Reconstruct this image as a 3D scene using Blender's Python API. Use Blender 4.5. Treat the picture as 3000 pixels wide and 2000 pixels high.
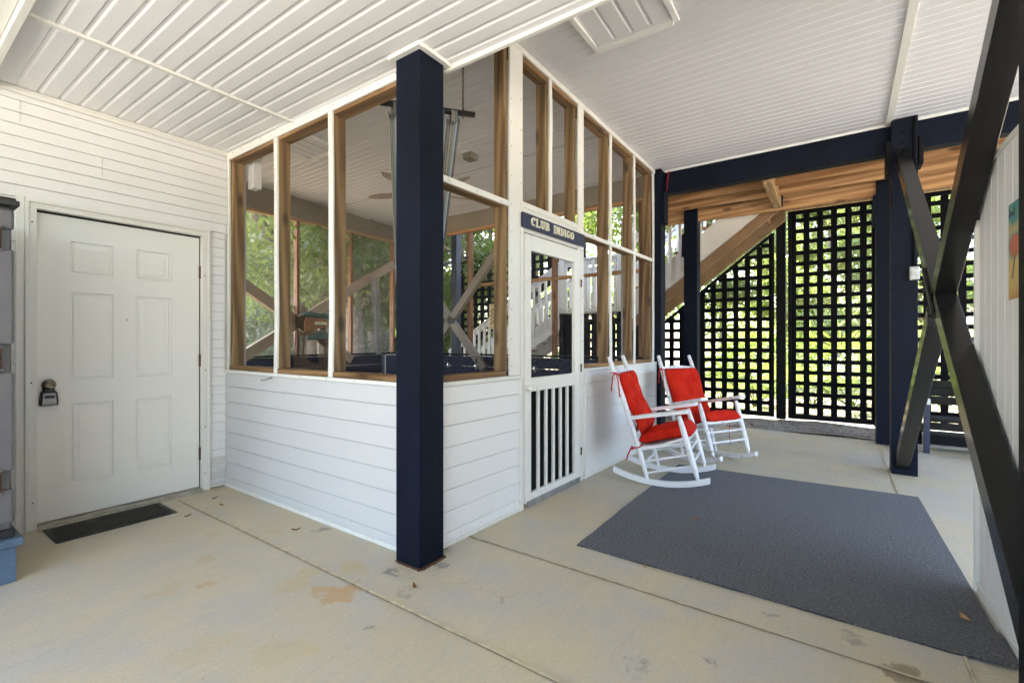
import bpy, math, random
import numpy as np
from mathutils import Vector, Matrix
R_ = math.radians
for o in list(bpy.data.objects): bpy.data.objects.remove(o)
scn = bpy.context.scene
COL = scn.collection

# ------------------------------------------------------------ camera, sky, sun, exposure
TH = math.atan2(940, 1352.0)
cam_d = bpy.data.cameras.new('camera'); cam = bpy.data.objects.new('camera', cam_d); COL.objects.link(cam)
cam.location = (0, 0, 1.215); cam.rotation_euler = (math.pi/2, 0, TH-math.pi/2)
cam_d.sensor_width = 36; cam_d.lens = 36*1352/3000.0; cam_d.clip_start = 0.02; cam_d.clip_end = 500
scn.camera = cam
SUN_EL, SUN_AZ = R_(52), R_(62)
w = bpy.data.worlds.new('World'); scn.world = w; w.use_nodes = True
nt = w.node_tree; nt.nodes.clear()
wo = nt.nodes.new('ShaderNodeOutputWorld'); bg = nt.nodes.new('ShaderNodeBackground'); sk = nt.nodes.new('ShaderNodeTexSky')
sk.sky_type = 'NISHITA'; sk.sun_disc = False; sk.sun_elevation = SUN_EL; sk.sun_rotation = math.pi/2-SUN_AZ
sk.air_density = 1.0; sk.dust_density = 3.0; sk.ozone_density = 1.0
bg.inputs[1].default_value = 0.15
nt.links.new(sk.outputs[0], bg.inputs[0]); nt.links.new(bg.outputs[0], wo.inputs[0])
sl = bpy.data.lights.new('sun', 'SUN'); sl.energy = 5.0; sl.angle = R_(0.5); sl.color = (1.0, 0.95, 0.87)
so = bpy.data.objects.new('sun', sl); COL.objects.link(so)
so.rotation_euler = Vector((math.cos(SUN_EL)*math.cos(SUN_AZ), math.cos(SUN_EL)*math.sin(SUN_AZ), math.sin(SUN_EL))).to_track_quat('Z', 'Y').to_euler()
scn.view_settings.view_transform = 'Standard'; scn.view_settings.look = 'None'
scn.view_settings.exposure = 3.5; scn.view_settings.gamma = 1
scn.view_settings.use_curve_mapping = False
scn.render.engine = 'CYCLES'
cy = scn.cycles
cy.use_denoising = True
try: cy.denoiser = 'OPENIMAGEDENOISE'
except Exception: pass
cy.max_bounces = 10; cy.diffuse_bounces = 6; cy.glossy_bounces = 3; cy.transparent_max_bounces = 24; cy.transmission_bounces = 4
cy.caustics_reflective = False; cy.caustics_refractive = False; cy.sample_clamp_indirect = 8

# ------------------------------------------------------------ helpers
LOC = {}
def tag(o, label=None, cat=None, group=None, kind=None):
    if label: o['label'] = label
    if cat: o['category'] = cat
    if group: o['group'] = group
    if kind: o['kind'] = kind
    return o
def thing(name, label, cat, loc=(0, 0, 0), group=None):
    o = bpy.data.objects.new(name, None); COL.objects.link(o); o.location = loc
    o.empty_display_size = .1; LOC[o.name] = Vector(loc)
    return tag(o, label, cat, group)
class MB:
    def __init__(s, T=None): s.v = []; s.f = []; s.T = T; s.uv = None
    def add(s, vs, fs):
        b = len(s.v)
        s.v += [tuple(s.T @ Vector(p)) for p in vs] if s.T else [tuple(p) for p in vs]
        s.f += [tuple(b+i for i in f) for f in fs]; return s
    def box(s, x0, x1, y0, y1, z0, z1):
        if x0 > x1: x0, x1 = x1, x0
        if y0 > y1: y0, y1 = y1, y0
        return s.add([(x0,y0,z0),(x1,y0,z0),(x1,y1,z0),(x0,y1,z0),(x0,y0,z1),(x1,y0,z1),(x1,y1,z1),(x0,y1,z1)],
                     [(0,3,2,1),(4,5,6,7),(0,1,5,4),(1,2,6,5),(2,3,7,6),(3,0,4,7)])
    def prism(s, poly, ax, a, b):
        # poly: list of 2D; ax = extrusion axis 0/1/2; the two other axes in order
        def P(p, t):
            q = list(p); q.insert(ax, t); return tuple(q)
        n = len(poly)
        return s.add([P(p, a) for p in poly]+[P(p, b) for p in poly],
                     [tuple(range(n-1, -1, -1)), tuple(range(n, 2*n))]+[(i, (i+1) % n, n+(i+1) % n, n+i) for i in range(n)])
    def beam(s, p0, p1, w, h, up=(0, 0, 1)):
        p0 = Vector(p0); p1 = Vector(p1); d = (p1-p0).normalized(); up = Vector(up)
        sx = d.cross(up).normalized(); u = sx.cross(d).normalized()
        vs = []
        for p in (p0, p1):
            for a, b in ((-1,-1),(1,-1),(1,1),(-1,1)): vs.append(tuple(p+sx*a*w/2+u*b*h/2))
        return s.add(vs, [(3,2,1,0),(4,5,6,7),(0,1,5,4),(1,2,6,5),(2,3,7,6),(3,0,4,7)])
    def tube(s, pts, r, n=8, caps=True):
        pts = [Vector(p) for p in pts]; k = len(pts)
        rs = r if isinstance(r, (list, tuple)) else [r]*k
        vs = []; prev = None
        for i, p in enumerate(pts):
            d = (pts[min(i+1, k-1)]-pts[max(i-1, 0)]).normalized()
            if prev is None:
                a = Vector((0, 0, 1)) if abs(d.z) < .9 else Vector((1, 0, 0)); sx = d.cross(a).normalized()
            else:
                sx = (prev-d*prev.dot(d)).normalized()
            prev = sx; u = d.cross(sx)
            for j in range(n):
                t = 2*math.pi*j/n; vs.append(tuple(p+(sx*math.cos(t)+u*math.sin(t))*rs[i]))
        fs = [(i*n+j, i*n+(j+1) % n, (i+1)*n+(j+1) % n, (i+1)*n+j) for i in range(k-1) for j in range(n)]
        if caps: fs += [tuple(range(n-1, -1, -1)), tuple((k-1)*n+j for j in range(n))]
        return s.add(vs, fs)
    def lathe(s, prof, c, ax=2, n=16):
        vs = []; fs = []
        for (r, h) in prof:
            for j in range(n):
                t = 2*math.pi*j/n; q = [r*math.cos(t), r*math.sin(t)]; q.insert(ax, h)
                vs.append((c[0]+q[0], c[1]+q[1], c[2]+q[2]))
        for i in range(len(prof)-1):
            for j in range(n): fs.append((i*n+j, i*n+(j+1) % n, (i+1)*n+(j+1) % n, (i+1)*n+j))
        fs += [tuple(range(n-1, -1, -1)), tuple((len(prof)-1)*n+j for j in range(n))]
        return s.add(vs, fs)
    def build(s, name, mat, parent=None, bevel=0, smooth=False, seg=1):
        me = bpy.data.meshes.new(name)
        off = Vector((0, 0, 0)); p = parent
        while p is not None: off += LOC.get(p.name, Vector((0, 0, 0))); p = p.parent
        vs = [(v[0]-off.x, v[1]-off.y, v[2]-off.z) for v in s.v]
        me.from_pydata(vs, [], s.f); me.update()
        if s.uv is not None:
            ul = me.uv_layers.new(name='UVMap')
            for lp in me.loops: ul.data[lp.index].uv = s.uv[lp.vertex_index]
        me.materials.append(mat)
        if smooth: me.polygons.foreach_set('use_smooth', [True]*len(me.polygons))
        o = bpy.data.objects.new(name, me); COL.objects.link(o); o.parent = parent
        if bevel:
            m = o.modifiers.new('bevel', 'BEVEL'); m.width = bevel; m.segments = seg; m.limit_method = 'ANGLE'; m.angle_limit = R_(35)
        if not smooth:
            import bmesh
            bm = bmesh.new(); bm.from_mesh(me); bmesh.ops.recalc_face_normals(bm, faces=bm.faces); bm.to_mesh(me); bm.free()
        return o
def copy_tree(o, parent=None):
    c = o.copy(); COL.objects.link(c); c.parent = parent
    for ch in o.children: copy_tree(ch, c)
    return c

class NT:
    def __init__(s, name):
        s.m = bpy.data.materials.new(name); s.m.use_nodes = True; s.t = s.m.node_tree; s.t.nodes.clear()
        s.out = s.t.nodes.new('ShaderNodeOutputMaterial'); s.b = s.t.nodes.new('ShaderNodeBsdfPrincipled')
        s.t.links.new(s.b.outputs[0], s.out.inputs[0])
    def n(s, typ, ins=None, **kw):
        nd = s.t.nodes.new('ShaderNode'+typ)
        for k, v in kw.items(): setattr(nd, k, v)
        for k, v in (ins or {}).items():
            if hasattr(v, 'bl_idname') or isinstance(v, bpy.types.NodeSocket): s.t.links.new(v, nd.inputs[k])
            else: nd.inputs[k].default_value = v
        return nd
    def coord(s, scale=(1, 1, 1), rot=(0, 0, 0), loc=(0, 0, 0), gen='Object'):
        tc = s.n('TexCoord'); mp = s.n('Mapping', {'Scale': scale, 'Rotation': rot, 'Location': loc})
        s.t.links.new(tc.outputs[gen], mp.inputs[0]); return mp.outputs[0]
    def world(s, scale=(1, 1, 1), rot=(0, 0, 0), loc=(0, 0, 0)):
        g = s.n('NewGeometry'); mp = s.n('Mapping', {'Scale': scale, 'Rotation': rot, 'Location': loc})
        s.t.links.new(g.outputs['Position'], mp.inputs[0]); return mp.outputs[0]
    def noise(s, vec, scale, detail=4, rough=.55, dist=0):
        return s.n('TexNoise', {'Vector': vec, 'Scale': scale, 'Detail': detail, 'Roughness': rough, 'Distortion': dist}).outputs[0]
    def ramp(s, fac, stops, interp='LINEAR'):
        r = s.n('ValToRGB', {'Fac': fac}); r.color_ramp.interpolation = interp; e = r.color_ramp.elements
        for i, (p, c) in enumerate(stops):
            c = (c, c, c) if isinstance(c, (int, float)) else c
            if i < 2: e[i].position = p; e[i].color = (*c, 1)
            else: q = e.new(p); q.color = (*c, 1)
        return r.outputs[0]
    def mix(s, fac, a, b, mode='MIX'):
        m = s.n('Mix', data_type='RGBA', blend_type=mode)
        for i, v in ((0, fac), (6, a), (7, b)):
            if isinstance(v, bpy.types.NodeSocket): s.t.links.new(v, m.inputs[i])
            elif i == 0: m.inputs[0].default_value = v
            else: m.inputs[i].default_value = (*v, 1)
        return m.outputs[2]
    def math(s, op, a, b=0.0, c=None):
        m = s.n('Math', operation=op)
        for i, v in enumerate((a, b, c)):
            if v is None: continue
            if isinstance(v, bpy.types.NodeSocket): s.t.links.new(v, m.inputs[i])
            else: m.inputs[i].default_value = v
        return m.outputs[0]
    def bump(s, h, strength=.3, dist=.01):
        b = s.n('Bump', {'Height': h, 'Strength': strength, 'Distance': dist}); s.t.links.new(b.outputs[0], s.b.inputs['Normal'])
    def set(s, **kw):
        for k, v in kw.items():
            k = {'color': 'Base Color', 'rough': 'Roughness', 'metal': 'Metallic', 'spec': 'Specular IOR Level', 'alpha': 'Alpha'}.get(k, k)
            if isinstance(v, bpy.types.NodeSocket): s.t.links.new(v, s.b.inputs[k])
            elif isinstance(v, tuple) and len(v) == 3: s.b.inputs[k].default_value = (*v, 1)
            else: s.b.inputs[k].default_value = v
        return s
def plain(name, c, rough=.6, metal=0.0, var=.12, scale=6, bump=.1, spec=.5):
    m = NT(name); v = m.coord(); nz = m.noise(v, scale, 5)
    lo = tuple(x*(1-var) for x in c); hi = tuple(min(1, x*(1+var)) for x in c)
    m.set(color=m.ramp(nz, [(.3, lo), (.7, hi)]), rough=rough, metal=metal, spec=spec)
    if bump: m.bump(m.noise(v, scale*12, 3), bump, .004)
    return m.m
def wood(name, dark, light, ax=2, knots=True, rough=.65, sc=1.0, grey=None):
    m = NT(name)
    g = m.n('NewGeometry'); oi = m.n('ObjectInfo')
    st = [14*sc]*3; st[ax] = .9*sc
    ad = m.n('VectorMath', {0: g.outputs['Position']}, operation='ADD')
    rv = m.n('VectorMath', {0: oi.outputs['Location'], 'Scale': 3.7}, operation='SCALE'); m.t.links.new(rv.outputs[0], ad.inputs[1])
    mp = m.n('Mapping', {'Scale': tuple(st)}); m.t.links.new(ad.outputs[0], mp.inputs[0])
    base = m.noise(mp.outputs[0], 1.1, 2, .5, .6)
    rings = m.n('TexWave', {'Vector': mp.outputs[0], 'Scale': .55, 'Distortion': 5.5, 'Detail': 3, 'Detail Scale': 1.2}, bands_direction='DIAGONAL').outputs[1]
    fine_s = [60.0]*3; fine_s[ax] = 3.0
    mp2 = m.n('Mapping', {'Scale': tuple(fine_s)}); m.t.links.new(ad.outputs[0], mp2.inputs[0])
    fine = m.noise(mp2.outputs[0], 1.5, 4, .6)
    f = m.math('ADD', m.math('MULTIPLY', rings, .45), m.math('MULTIPLY', base, .35)); f = m.math('ADD', f, m.math('MULTIPLY', fine, .25))
    col = m.ramp(f, [(.25, light), (.8, dark)])
    if knots:
        ks = [6.5]*3; ks[ax] = 2.6
        mk = m.n('Mapping', {'Scale': tuple(ks)}); m.t.links.new(ad.outputs[0], mk.inputs[0])
        vo = m.n('TexVoronoi', {'Vector': mk.outputs[0], 'Scale': 1.0})
        kf = m.ramp(vo.outputs['Distance'], [(.09, 1.0), (.21, 0.0)])
        col = m.mix(m.math('MULTIPLY', kf, .85), col, tuple(x*.35 for x in dark))
    if grey:
        gf = m.ramp(m.noise(m.world(), 1.7, 4, .6), [(.42, 0.0), (.68, .7)]); col = m.mix(gf, col, grey)
    m.set(color=col, rough=rough, spec=.3); m.bump(f, .25, .004)
    return m.m

# ------------------------------------------------------------ materials
def mk_white(name, c, grain=None, dirt=.06, rough=.45, dirtc=(.55, .5, .38), splash=False):
    m = NT(name); v = m.world()
    n1 = m.noise(v, 1.3, 5, .6); n2 = m.noise(v, 14, 4, .65)
    col = m.mix(m.ramp(n1, [(.35, 0.0), (.75, dirt*3)]), c, tuple(x*.86 for x in c))
    col = m.mix(m.ramp(n2, [(.6, 0.0), (.82, dirt*4)]), col, dirtc)
    if splash:
        zz = m.n('SeparateXYZ', {0: v}).outputs[2]; hz = m.n('MapRange', {'Value': zz, 'From Min': .0, 'From Max': .22, 'To Min': 1.0, 'To Max': 0.0}).outputs[0]
        f = m.math('MULTIPLY', m.math('POWER', hz, 2.2), m.ramp(m.noise(v, 30, 5, .75), [(.48, 0.0), (.70, .5)])); col = m.mix(f, col, (.52, .45, .34))
    m.set(color=col, rough=m.ramp(n2, [(.3, rough-.08), (.7, rough+.12)]), spec=.4)
    if grain is not None:
        sc = [55.0]*3; sc[grain] = 2.2
        m.bump(m.noise(m.world(scale=tuple(sc)), 1.3, 3), .12, .003)
    return m.m
M = {}
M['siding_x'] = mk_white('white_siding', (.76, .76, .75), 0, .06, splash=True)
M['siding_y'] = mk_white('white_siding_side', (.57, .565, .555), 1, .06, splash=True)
M['trim'] = mk_white('white_trim', (.74, .73, .68), None, .04, .4, splash=True)
M['bright_trim'] = mk_white('bright_trim', (.88, .87, .84), None, .02, .35)
M['door'] = mk_white('door_paint', (.80, .79, .745), 2, .03, .38)
M['soffit'] = mk_white('soffit_vinyl', (.80, .79, .79), None, .02, .5)
M['bead'] = mk_white('beadboard', (.74, .73, .74), None, .03, .42)
M['stud'] = wood('treated_stud', (.12, .068, .027), (.30, .19, .083), 2, True, .6, 1.0)
M['stud_y'] = wood('treated_plate', (.13, .066, .024), (.30, .175, .075), 1, True, .6)
M['stud_x'] = wood('treated_plate_long', (.13, .066, .024), (.30, .175, .075), 0, True, .6)
M['pine_y'] = wood('deck_pine', (.34, .165, .065), (.58, .345, .16), 1, True, .6, 1.0)
M['deck_dark'] = wood('deck_gap_shade', (.09, .05, .025), (.16, .095, .05), 1, False, .7, .8)  # darker than the joists: shadow between them put into the board colour
M['pine_x'] = wood('deck_pine_long', (.34, .21, .10), (.50, .35, .19), 0, True, .6, 1.3)
M['pine_s'] = plain('stair_pine', (.27, .165, .08), .65, var=.25, scale=3, bump=.2)
M['pine_z'] = wood('fir_stud', (.20, .085, .035), (.34, .18, .09), 2, True, .6)
M['taupe'] = plain('taupe_paint', (.24, .205, .155), .55, var=.08, scale=3)
M['brace_taupe'] = plain('brace_stain', (.38, .285, .19), .6, var=.15, scale=3)

def mk_indigo():
    m = NT('indigo_stain'); v = m.world(rot=(0.5, 0.5, .6), scale=(1, 1, 1))
    g = m.n('NewGeometry'); sp3 = m.n('SeparateXYZ', {0: g.outputs['Position']})
    hh = m.math('SUBTRACT', sp3.outputs[0], sp3.outputs[1]); ac = m.math('SUBTRACT', sp3.outputs[2], m.math('MULTIPLY', hh, .55))
    cv = m.n('CombineXYZ', {0: m.math('MULTIPLY', ac, 85.0), 1: m.math('MULTIPLY', hh, 9.0), 2: 0.0}).outputs[0]
    s1 = m.noise(cv, 1.0, 3, .6)
    n1 = m.noise(v, 2.0, 5, .6); sp = m.noise(v, 45, 3, .7)
    col = m.mix(m.ramp(n1, [(.3, 0.0), (.75, 1.0)]), (.0050, .0065, .012), (.0065, .010, .0225))
    col = m.mix(m.ramp(sp, [(.72, 0.0), (.76, .5)]), col, (.06, .065, .075))
    scr = m.noise(m.n('CombineXYZ', {0: m.math('MULTIPLY', ac, 26.0), 1: m.math('MULTIPLY', hh, 5.0), 2: sp3.outputs[2]}).outputs[0], 3.0, 4, .7); col = m.mix(m.ramp(scr, [(.66, 0.0), (.72, .4)]), col, (.035, .04, .052))
    col = m.mix(m.ramp(s1, [(.5, 0.0), (.75, .35)]), col, (.010, .013, .024))

    m.set(color=col, rough=m.ramp(s1, [(.3, .45), (.7, .66)]), spec=.09); m.bump(s1, .6, .004); return m.m
M['indigo'] = mk_indigo()
M['black'] = plain('black_stain', (.005, .005, .006), .6, var=.3, scale=5, bump=.3, spec=.12)
M['lattice'] = plain('lattice_stain', (.004, .004, .006), .7, var=.3, scale=5, spec=.1)
M['bench'] = plain('bench_stain', (.022, .020, .018), .7, var=.3, scale=8, spec=.1)
M['navy_board'] = wood('navy_board', (.010, .010, .026), (.026, .024, .06), 0, True, .55, .7)
M['brace_face'] = plain('dark_brace', (.010, .0095, .009), .24, var=.2, scale=6, bump=.05, spec=.38)

def mk_concrete():
    m = NT('concrete'); v = m.world()
    big = m.noise(v, .8, 6, .62, .4); mid = m.noise(v, 3.5, 6, .65)
    st = m.noise(m.world(scale=(1.3, 22, 1), rot=(0, 0, R_(6))), 1.6, 4, .6); fine = m.noise(v, 90, 3, .7)
    col = m.ramp(big, [(.32, (.47, .425, .335)), (.5, (.54, .47, .335)), (.7, (.565, .47, .29))])
    col = m.mix(m.ramp(mid, [(.4, 0.0), (.7, .6)]), col, (.43, .43, .42))
    col = m.mix(m.ramp(st, [(.45, 0.0), (.72, .32)]), col, (.62, .51, .31))
    col = m.mix(m.ramp(st, [(.25, .25), (.42, 0.0)]), col, (.33, .32, .30))
    st2 = m.noise(m.world(scale=(2.5, 55, 1), rot=(0, 0, R_(-5))), 1.4, 3, .6); col = m.mix(m.ramp(st2, [(.5, 0.0), (.75, .13)]), col, (.33, .30, .24))
    w1 = m.noise(m.world(loc=(7, 3, 0)), 1.15, 5, .6, .8); col = m.mix(m.ramp(w1, [(.48, 0.0), (.68, .50)]), col, (.57, .47, .29))
    w2 = m.noise(m.world(loc=(1, 9, 0)), 1.6, 5, .65, .6); col = m.mix(m.ramp(w2, [(.50, 0.0), (.70, .55)]), col, (.44, .445, .45))
    dv = m.n('VectorMath', {0: m.world(), 1: m.n('TexNoise', {'Vector': m.world(), 'Scale': 1.6, 'Detail': 6.0}).outputs['Color']}, operation='ADD').outputs[0]
    ed = m.n('TexVoronoi', {'Vector': dv, 'Scale': .62}, feature='DISTANCE_TO_EDGE').outputs['Distance']
    col = m.mix(m.math('MULTIPLY', m.ramp(ed, [(.0010, .28), (.0025, 0.0)]), m.ramp(m.noise(v, 1.1, 2), [(.5, 0.0), (.6, 1.0)])), col, (.22, .19, .15))
    # orange stains and grey spots that belong to the slab
    g = m.n('NewGeometry'); wn = m.n('TexNoise', {'Vector': g.outputs['Position'], 'Scale': 7.0, 'Detail': 7.0, 'Roughness': .68})
    wv = m.n('VectorMath', {0: wn.outputs['Color'], 1: (.5, .5, .5)}, operation='SUBTRACT')
    wv2 = m.n('VectorMath', {0: wv.outputs[0], 'Scale': .34}, operation='SCALE')
    pos = m.n('VectorMath', {0: g.outputs['Position'], 1: wv2.outputs[0]}, operation='ADD').outputs[0]
    def spot(x, y, r, c, amt, soft=.25, sx=1.0, base=pos):
        nonlocal col
        d = m.n('VectorMath', {0: base, 1: (x, y, 0)}, operation='SUBTRACT')
        d2 = m.n('VectorMath', {0: d.outputs[0], 1: (1/sx, 1, 0)}, operation='MULTIPLY')
        L = m.n('VectorMath', {0: d2.outputs[0]}, operation='LENGTH').outputs['Value']
        f = m.ramp(L, [(r*(1-soft), amt), (r, 0.0)]) if r < 1 else None
        col = m.mix(f, col, c)
    O = (.50, .32, .15); O2 = (.51, .40, .22)
    for x, y, r, c, a in ((1.36, 1.95, .075, O, .8), (1.31, 2.05, .06, O, .75), (1.40, 1.99, .05, O, .7), (1.26, 2.22, .09, O2, .6), (1.39, 2.26, .06, O2, .65), (1.55, 2.16, .07, O2, .6),
                          (1.53, 2.09, .09, O2, .45), (.92, 2.68, .08, O2, .6), (1.03, 2.55, .06, O, .6), (1.32, 3.24, .05, O2, .6), (.98, 1.77, .10, O2, .45), (1.57, 2.93, .05, O2, .5), (.80, 2.05, .12, O2, .35), (.75, 1.35, .13, O2, .35), (1.15, 2.85, .06, O, .35), (2.19, -.22, .07, (.2, .13, .07), .7)):
        spot(x, y, r, c, a)
    for x, y, r, a in ((1.747, 2.72, .045, .7), (1.665, 1.898, .04, .7), (1.834, 1.742, .045, .7), (2.0, 1.84, .05, .6), (1.746, 1.29, .022, .5), (1.536, 1.674, .04, .35), (1.291, 1.623, .03, .5), (2.354, .235, .03, .5), (2.344, -.083, .04, .5), (1.882, .364, .03, .6), (1.71, .604, .03, .4)):
        spot(x, y, r, (.17, .165, .16), a, .6)
    grit = m.noise(v, 34, 5, .75); col = m.mix(m.ramp(grit, [(.54, 0.0), (.74, .28)]), col, (.32, .28, .21)); col = m.mix(m.ramp(grit, [(.28, .35), (.44, 0.0)]), col, (.60, .54, .42))
    col = m.mix(m.ramp(fine, [(.5, 0.0), (.8, .45)]), col, (.25, .235, .2))
    sp = m.n('TexVoronoi', {'Vector': v, 'Scale': 9.0}).outputs['Distance']
    col = m.mix(m.ramp(sp, [(.018, .8), (.035, 0.0)]), col, (.12, .09, .06))
    m.set(color=col, rough=m.ramp(mid, [(.3, .5), (.7, .72)]), spec=.35)
    m.bump(m.math('ADD', m.math('MULTIPLY', fine, .5), st), .12, .003); return m.m
M['concrete'] = mk_concrete()
M['seam'] = plain('siding_seam_shadow', (.50, .49, .46), .7)
M['bounce_pave'] = plain('pale_bounce_pave', (.46, .44, .40), .9, var=.15, scale=2)
M['joint'] = plain('joint_filler', (.54, .47, .32), .8, var=.25, scale=20, bump=.4)
M['gap'] = plain('joint_gap', (.30, .255, .17), .9, var=.3, scale=20)

def mk_carpet():
    m = NT('carpet'); v = m.world()
    rib = m.n('TexWave', {'Vector': m.world(rot=(0, 0, R_(3))), 'Scale': 21.0, 'Distortion': .4, 'Detail': 2.0, 'Detail Scale': 3.0}, bands_direction='X').outputs[1]
    fl = m.noise(m.world(scale=(120, 70, 1)), 1.0, 3, .75); big = m.noise(v, 1.4, 5, .6)
    col = m.ramp(fl, [(.36, (.028, .028, .031)), (.5, (.074, .075, .083)), (.66, (.20, .203, .215))])
    col = m.mix(m.ramp(rib, [(.0, .85), (.55, 0.0)]), col, (.026, .027, .032))
    col = m.mix(m.ramp(big, [(.4, 0.0), (.75, .35)]), col, (.075, .07, .07))
    sp = m.n('TexVoronoi', {'Vector': v, 'Scale': 5.0}).outputs['Distance']
    col = m.mix(m.ramp(sp, [(.02, .8), (.035, 0.0)]), col, (.04, .03, .02))
    m.set(color=col, rough=.95, spec=.1, **{'Sheen Weight': .2}); m.bump(m.math('ADD', rib, fl), .7, .006); return m.m
M['carpet'] = mk_carpet()
def mk_gravel():
    m = NT('gravel'); v = m.world()
    vo = m.n('TexVoronoi', {'Vector': v, 'Scale': 38.0}); big = m.noise(v, 1.5, 4)
    bw = m.n('RGBToBW', {0: vo.outputs['Color']}).outputs[0]
    col = m.mix(.55, m.ramp(m.noise(v, 60, 3, .7), [(.3, (.09, .08, .07)), (.7, (.34, .31, .28))]), m.ramp(bw, [(.2, (.06, .055, .05)), (.8, (.45, .43, .40))]))
    col = m.mix(m.ramp(big, [(.45, 0.0), (.7, .5)]), col, (.20, .14, .09))
    m.set(color=col, rough=.9); m.bump(vo.outputs['Distance'], .9, .02); return m.m
M['gravel'] = mk_gravel()
def mk_ground():
    m = NT('leaf_litter'); v = m.world(); a = m.noise(v, .35, 5, .6); b = m.noise(v, 7, 5, .7)
    col = m.ramp(b, [(.3, (.16, .11, .07)), (.55, (.36, .28, .20)), (.75, (.50, .42, .33))])
    col = m.mix(m.ramp(a, [(.5, 0.0), (.66, .8)]), col, (.12, .17, .05))
    m.set(color=col, rough=.95); m.bump(b, .8, .05); return m.m
M['ground'] = mk_ground()
M['red'] = None
def mk_red():
    m = NT('red_cushion'); v = m.world(); n1 = m.noise(v, 9, 4, .6); wv = m.noise(m.world(scale=(1, 1, 1)), 380, 2)
    col = m.ramp(n1, [(.3, (.42, .010, .005)), (.7, (.58, .026, .009))])
    m.set(color=col, rough=.9, spec=.12); m.bump(m.math('ADD', m.math('MULTIPLY', wv, .15), m.noise(v, 26, 3, .5, .5)), .30, .006); return m.m
M['red'] = mk_red()
def mk_chairpaint(th=.60):
    m = NT('chair_paint'); v = m.world(); oi = m.n('ObjectInfo')
    n1 = m.noise(v, 38, 5, .75, .5); n2 = m.noise(v, 5, 3)
    col = m.mix(m.ramp(m.math('ADD', m.math('MULTIPLY', n1, .8), m.math('MULTIPLY', n2, .25)), [(th, 0.0), (th+.05, .9)]), (.76, .76, .78), (.30, .27, .25))
    m.set(color=col, rough=.38, spec=.5); m.bump(n1, .1, .002); return m.m
M['chair'] = mk_chairpaint(.63); M['chair_worn'] = mk_chairpaint(.565)
def mk_screen(name, a, c=(.10, .10, .10)):
    m = NT(name); m.t.nodes.remove(m.b)
    d = m.n('BsdfDiffuse', {'Color': (*c, 1)}); tr = m.n('BsdfTransparent', {'Color': (1, 1, 1, 1)})
    tl = m.n('BsdfTranslucent', {'Color': (*c, 1)}); ds = m.n('MixShader', {0: .35}); m.t.links.new(d.outputs[0], ds.inputs[1]); m.t.links.new(tl.outputs[0], ds.inputs[2])
    lw = m.n('LayerWeight', {'Blend': .35}); fac = m.math('ADD', m.math('MULTIPLY', lw.outputs['Facing'], .12), a)
    mx = m.n('MixShader'); m.t.links.new(fac, mx.inputs[0]); m.t.links.new(tr.outputs[0], mx.inputs[1]); m.t.links.new(ds.outputs[0], mx.inputs[2])
    m.t.links.new(mx.outputs[0], m.out.inputs[0]); return m.m
M['screen'] = mk_screen('insect_screen', .07)
M['screen_haze'] = mk_screen('insect_screen_hazed', .11, (.62, .61, .59))  # paler copy of the insect screen, sunlit haze put into its colour
M['screen_dark'] = mk_screen('shaded_screen', .95, (.012, .012, .012))  # door mesh made nearly opaque black: shade of the porch interior put in
def mk_leaf(name, c1, c2, tr=.45):
    m = NT(name); m.t.nodes.remove(m.b); oi = m.n('NewGeometry')
    nz = m.noise(m.world(), 2.2, 3, .6); rn = m.math('ADD', m.math('MULTIPLY', oi.outputs['Random Per Island'], .6), m.math('MULTIPLY', nz, .5))
    col = m.ramp(rn, [(.2, c1), (.8, c2)])
    d = m.n('BsdfDiffuse', {'Color': col}); t = m.n('BsdfTranslucent', {'Color': m.mix(.5, col, (.35, .5, .05))}); gl = m.n('BsdfGlossy', {'Roughness': .35, 'Color': (.8, .8, .8, 1)})
    a = m.n('MixShader', {0: tr}); m.t.links.new(d.outputs[0], a.inputs[1]); m.t.links.new(t.outputs[0], a.inputs[2])
    b = m.n('MixShader', {0: .06}); m.t.links.new(a.outputs[0], b.inputs[1]); m.t.links.new(gl.outputs[0], b.inputs[2])
    m.t.links.new(b.outputs[0], m.out.inputs[0]); return m.m
M['leaf_a'] = mk_leaf('leaf_live_oak', (.06, .10, .022), (.19, .25, .055))
M['leaf_b'] = mk_leaf('leaf_bright', (.10, .13, .04), (.31, .34, .15))
M['leaf_c'] = mk_leaf('leaf_greygreen', (.06, .08, .05), (.20, .225, .15))
M['leaf_p'] = mk_leaf('leaf_palmetto', (.06, .11, .025), (.15, .20, .05), .5)
M['bark'] = plain('bark', (.25, .215, .18), .9, var=.45, scale=9, bump=.8)
M['bark_d'] = plain('bark_dark', (.10, .075, .055), .9, var=.45, scale=9, bump=.8)
M['rust'] = plain('rusty_steel', (.10, .045, .025), .7, .4, var=.6, scale=60, bump=.4)
M['dkmetal'] = plain('dark_metal', (.03, .03, .032), .45, .6, var=.2, scale=20)
M['brass'] = plain('aged_brass', (.26, .21, .15), .22, .95, var=.35, scale=40)
M['silver'] = plain('lock_face', (.40, .41, .42), .4, .6, var=.1, scale=30)
M['rubber'] = plain('black_rubber', (.012, .012, .013), .5, var=.2, scale=30)
M['alu'] = plain('grey_metal', (.33, .34, .34), .4, .7, var=.25, scale=15)
M['threshold'] = plain('threshold_metal', (.42, .39, .33), .45, .5, var=.25, scale=12)
M['resin'] = plain('grey_resin', (.115, .108, .112), .5, var=.08, scale=8, bump=.25)
M['resin_d'] = plain('dark_resin', (.014, .013, .013), .5, var=.3, scale=12, bump=.3)
M['bluewood'] = plain('blue_painted_wood', (.075, .12, .18), .6, var=.22, scale=9, bump=.3)
M['lit_indigo'] = plain('indigo_lit_copy', (.045, .058, .10), .5, var=.15, scale=6)  # paler copy of the indigo stain, daylight on the post put into the colour
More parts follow.
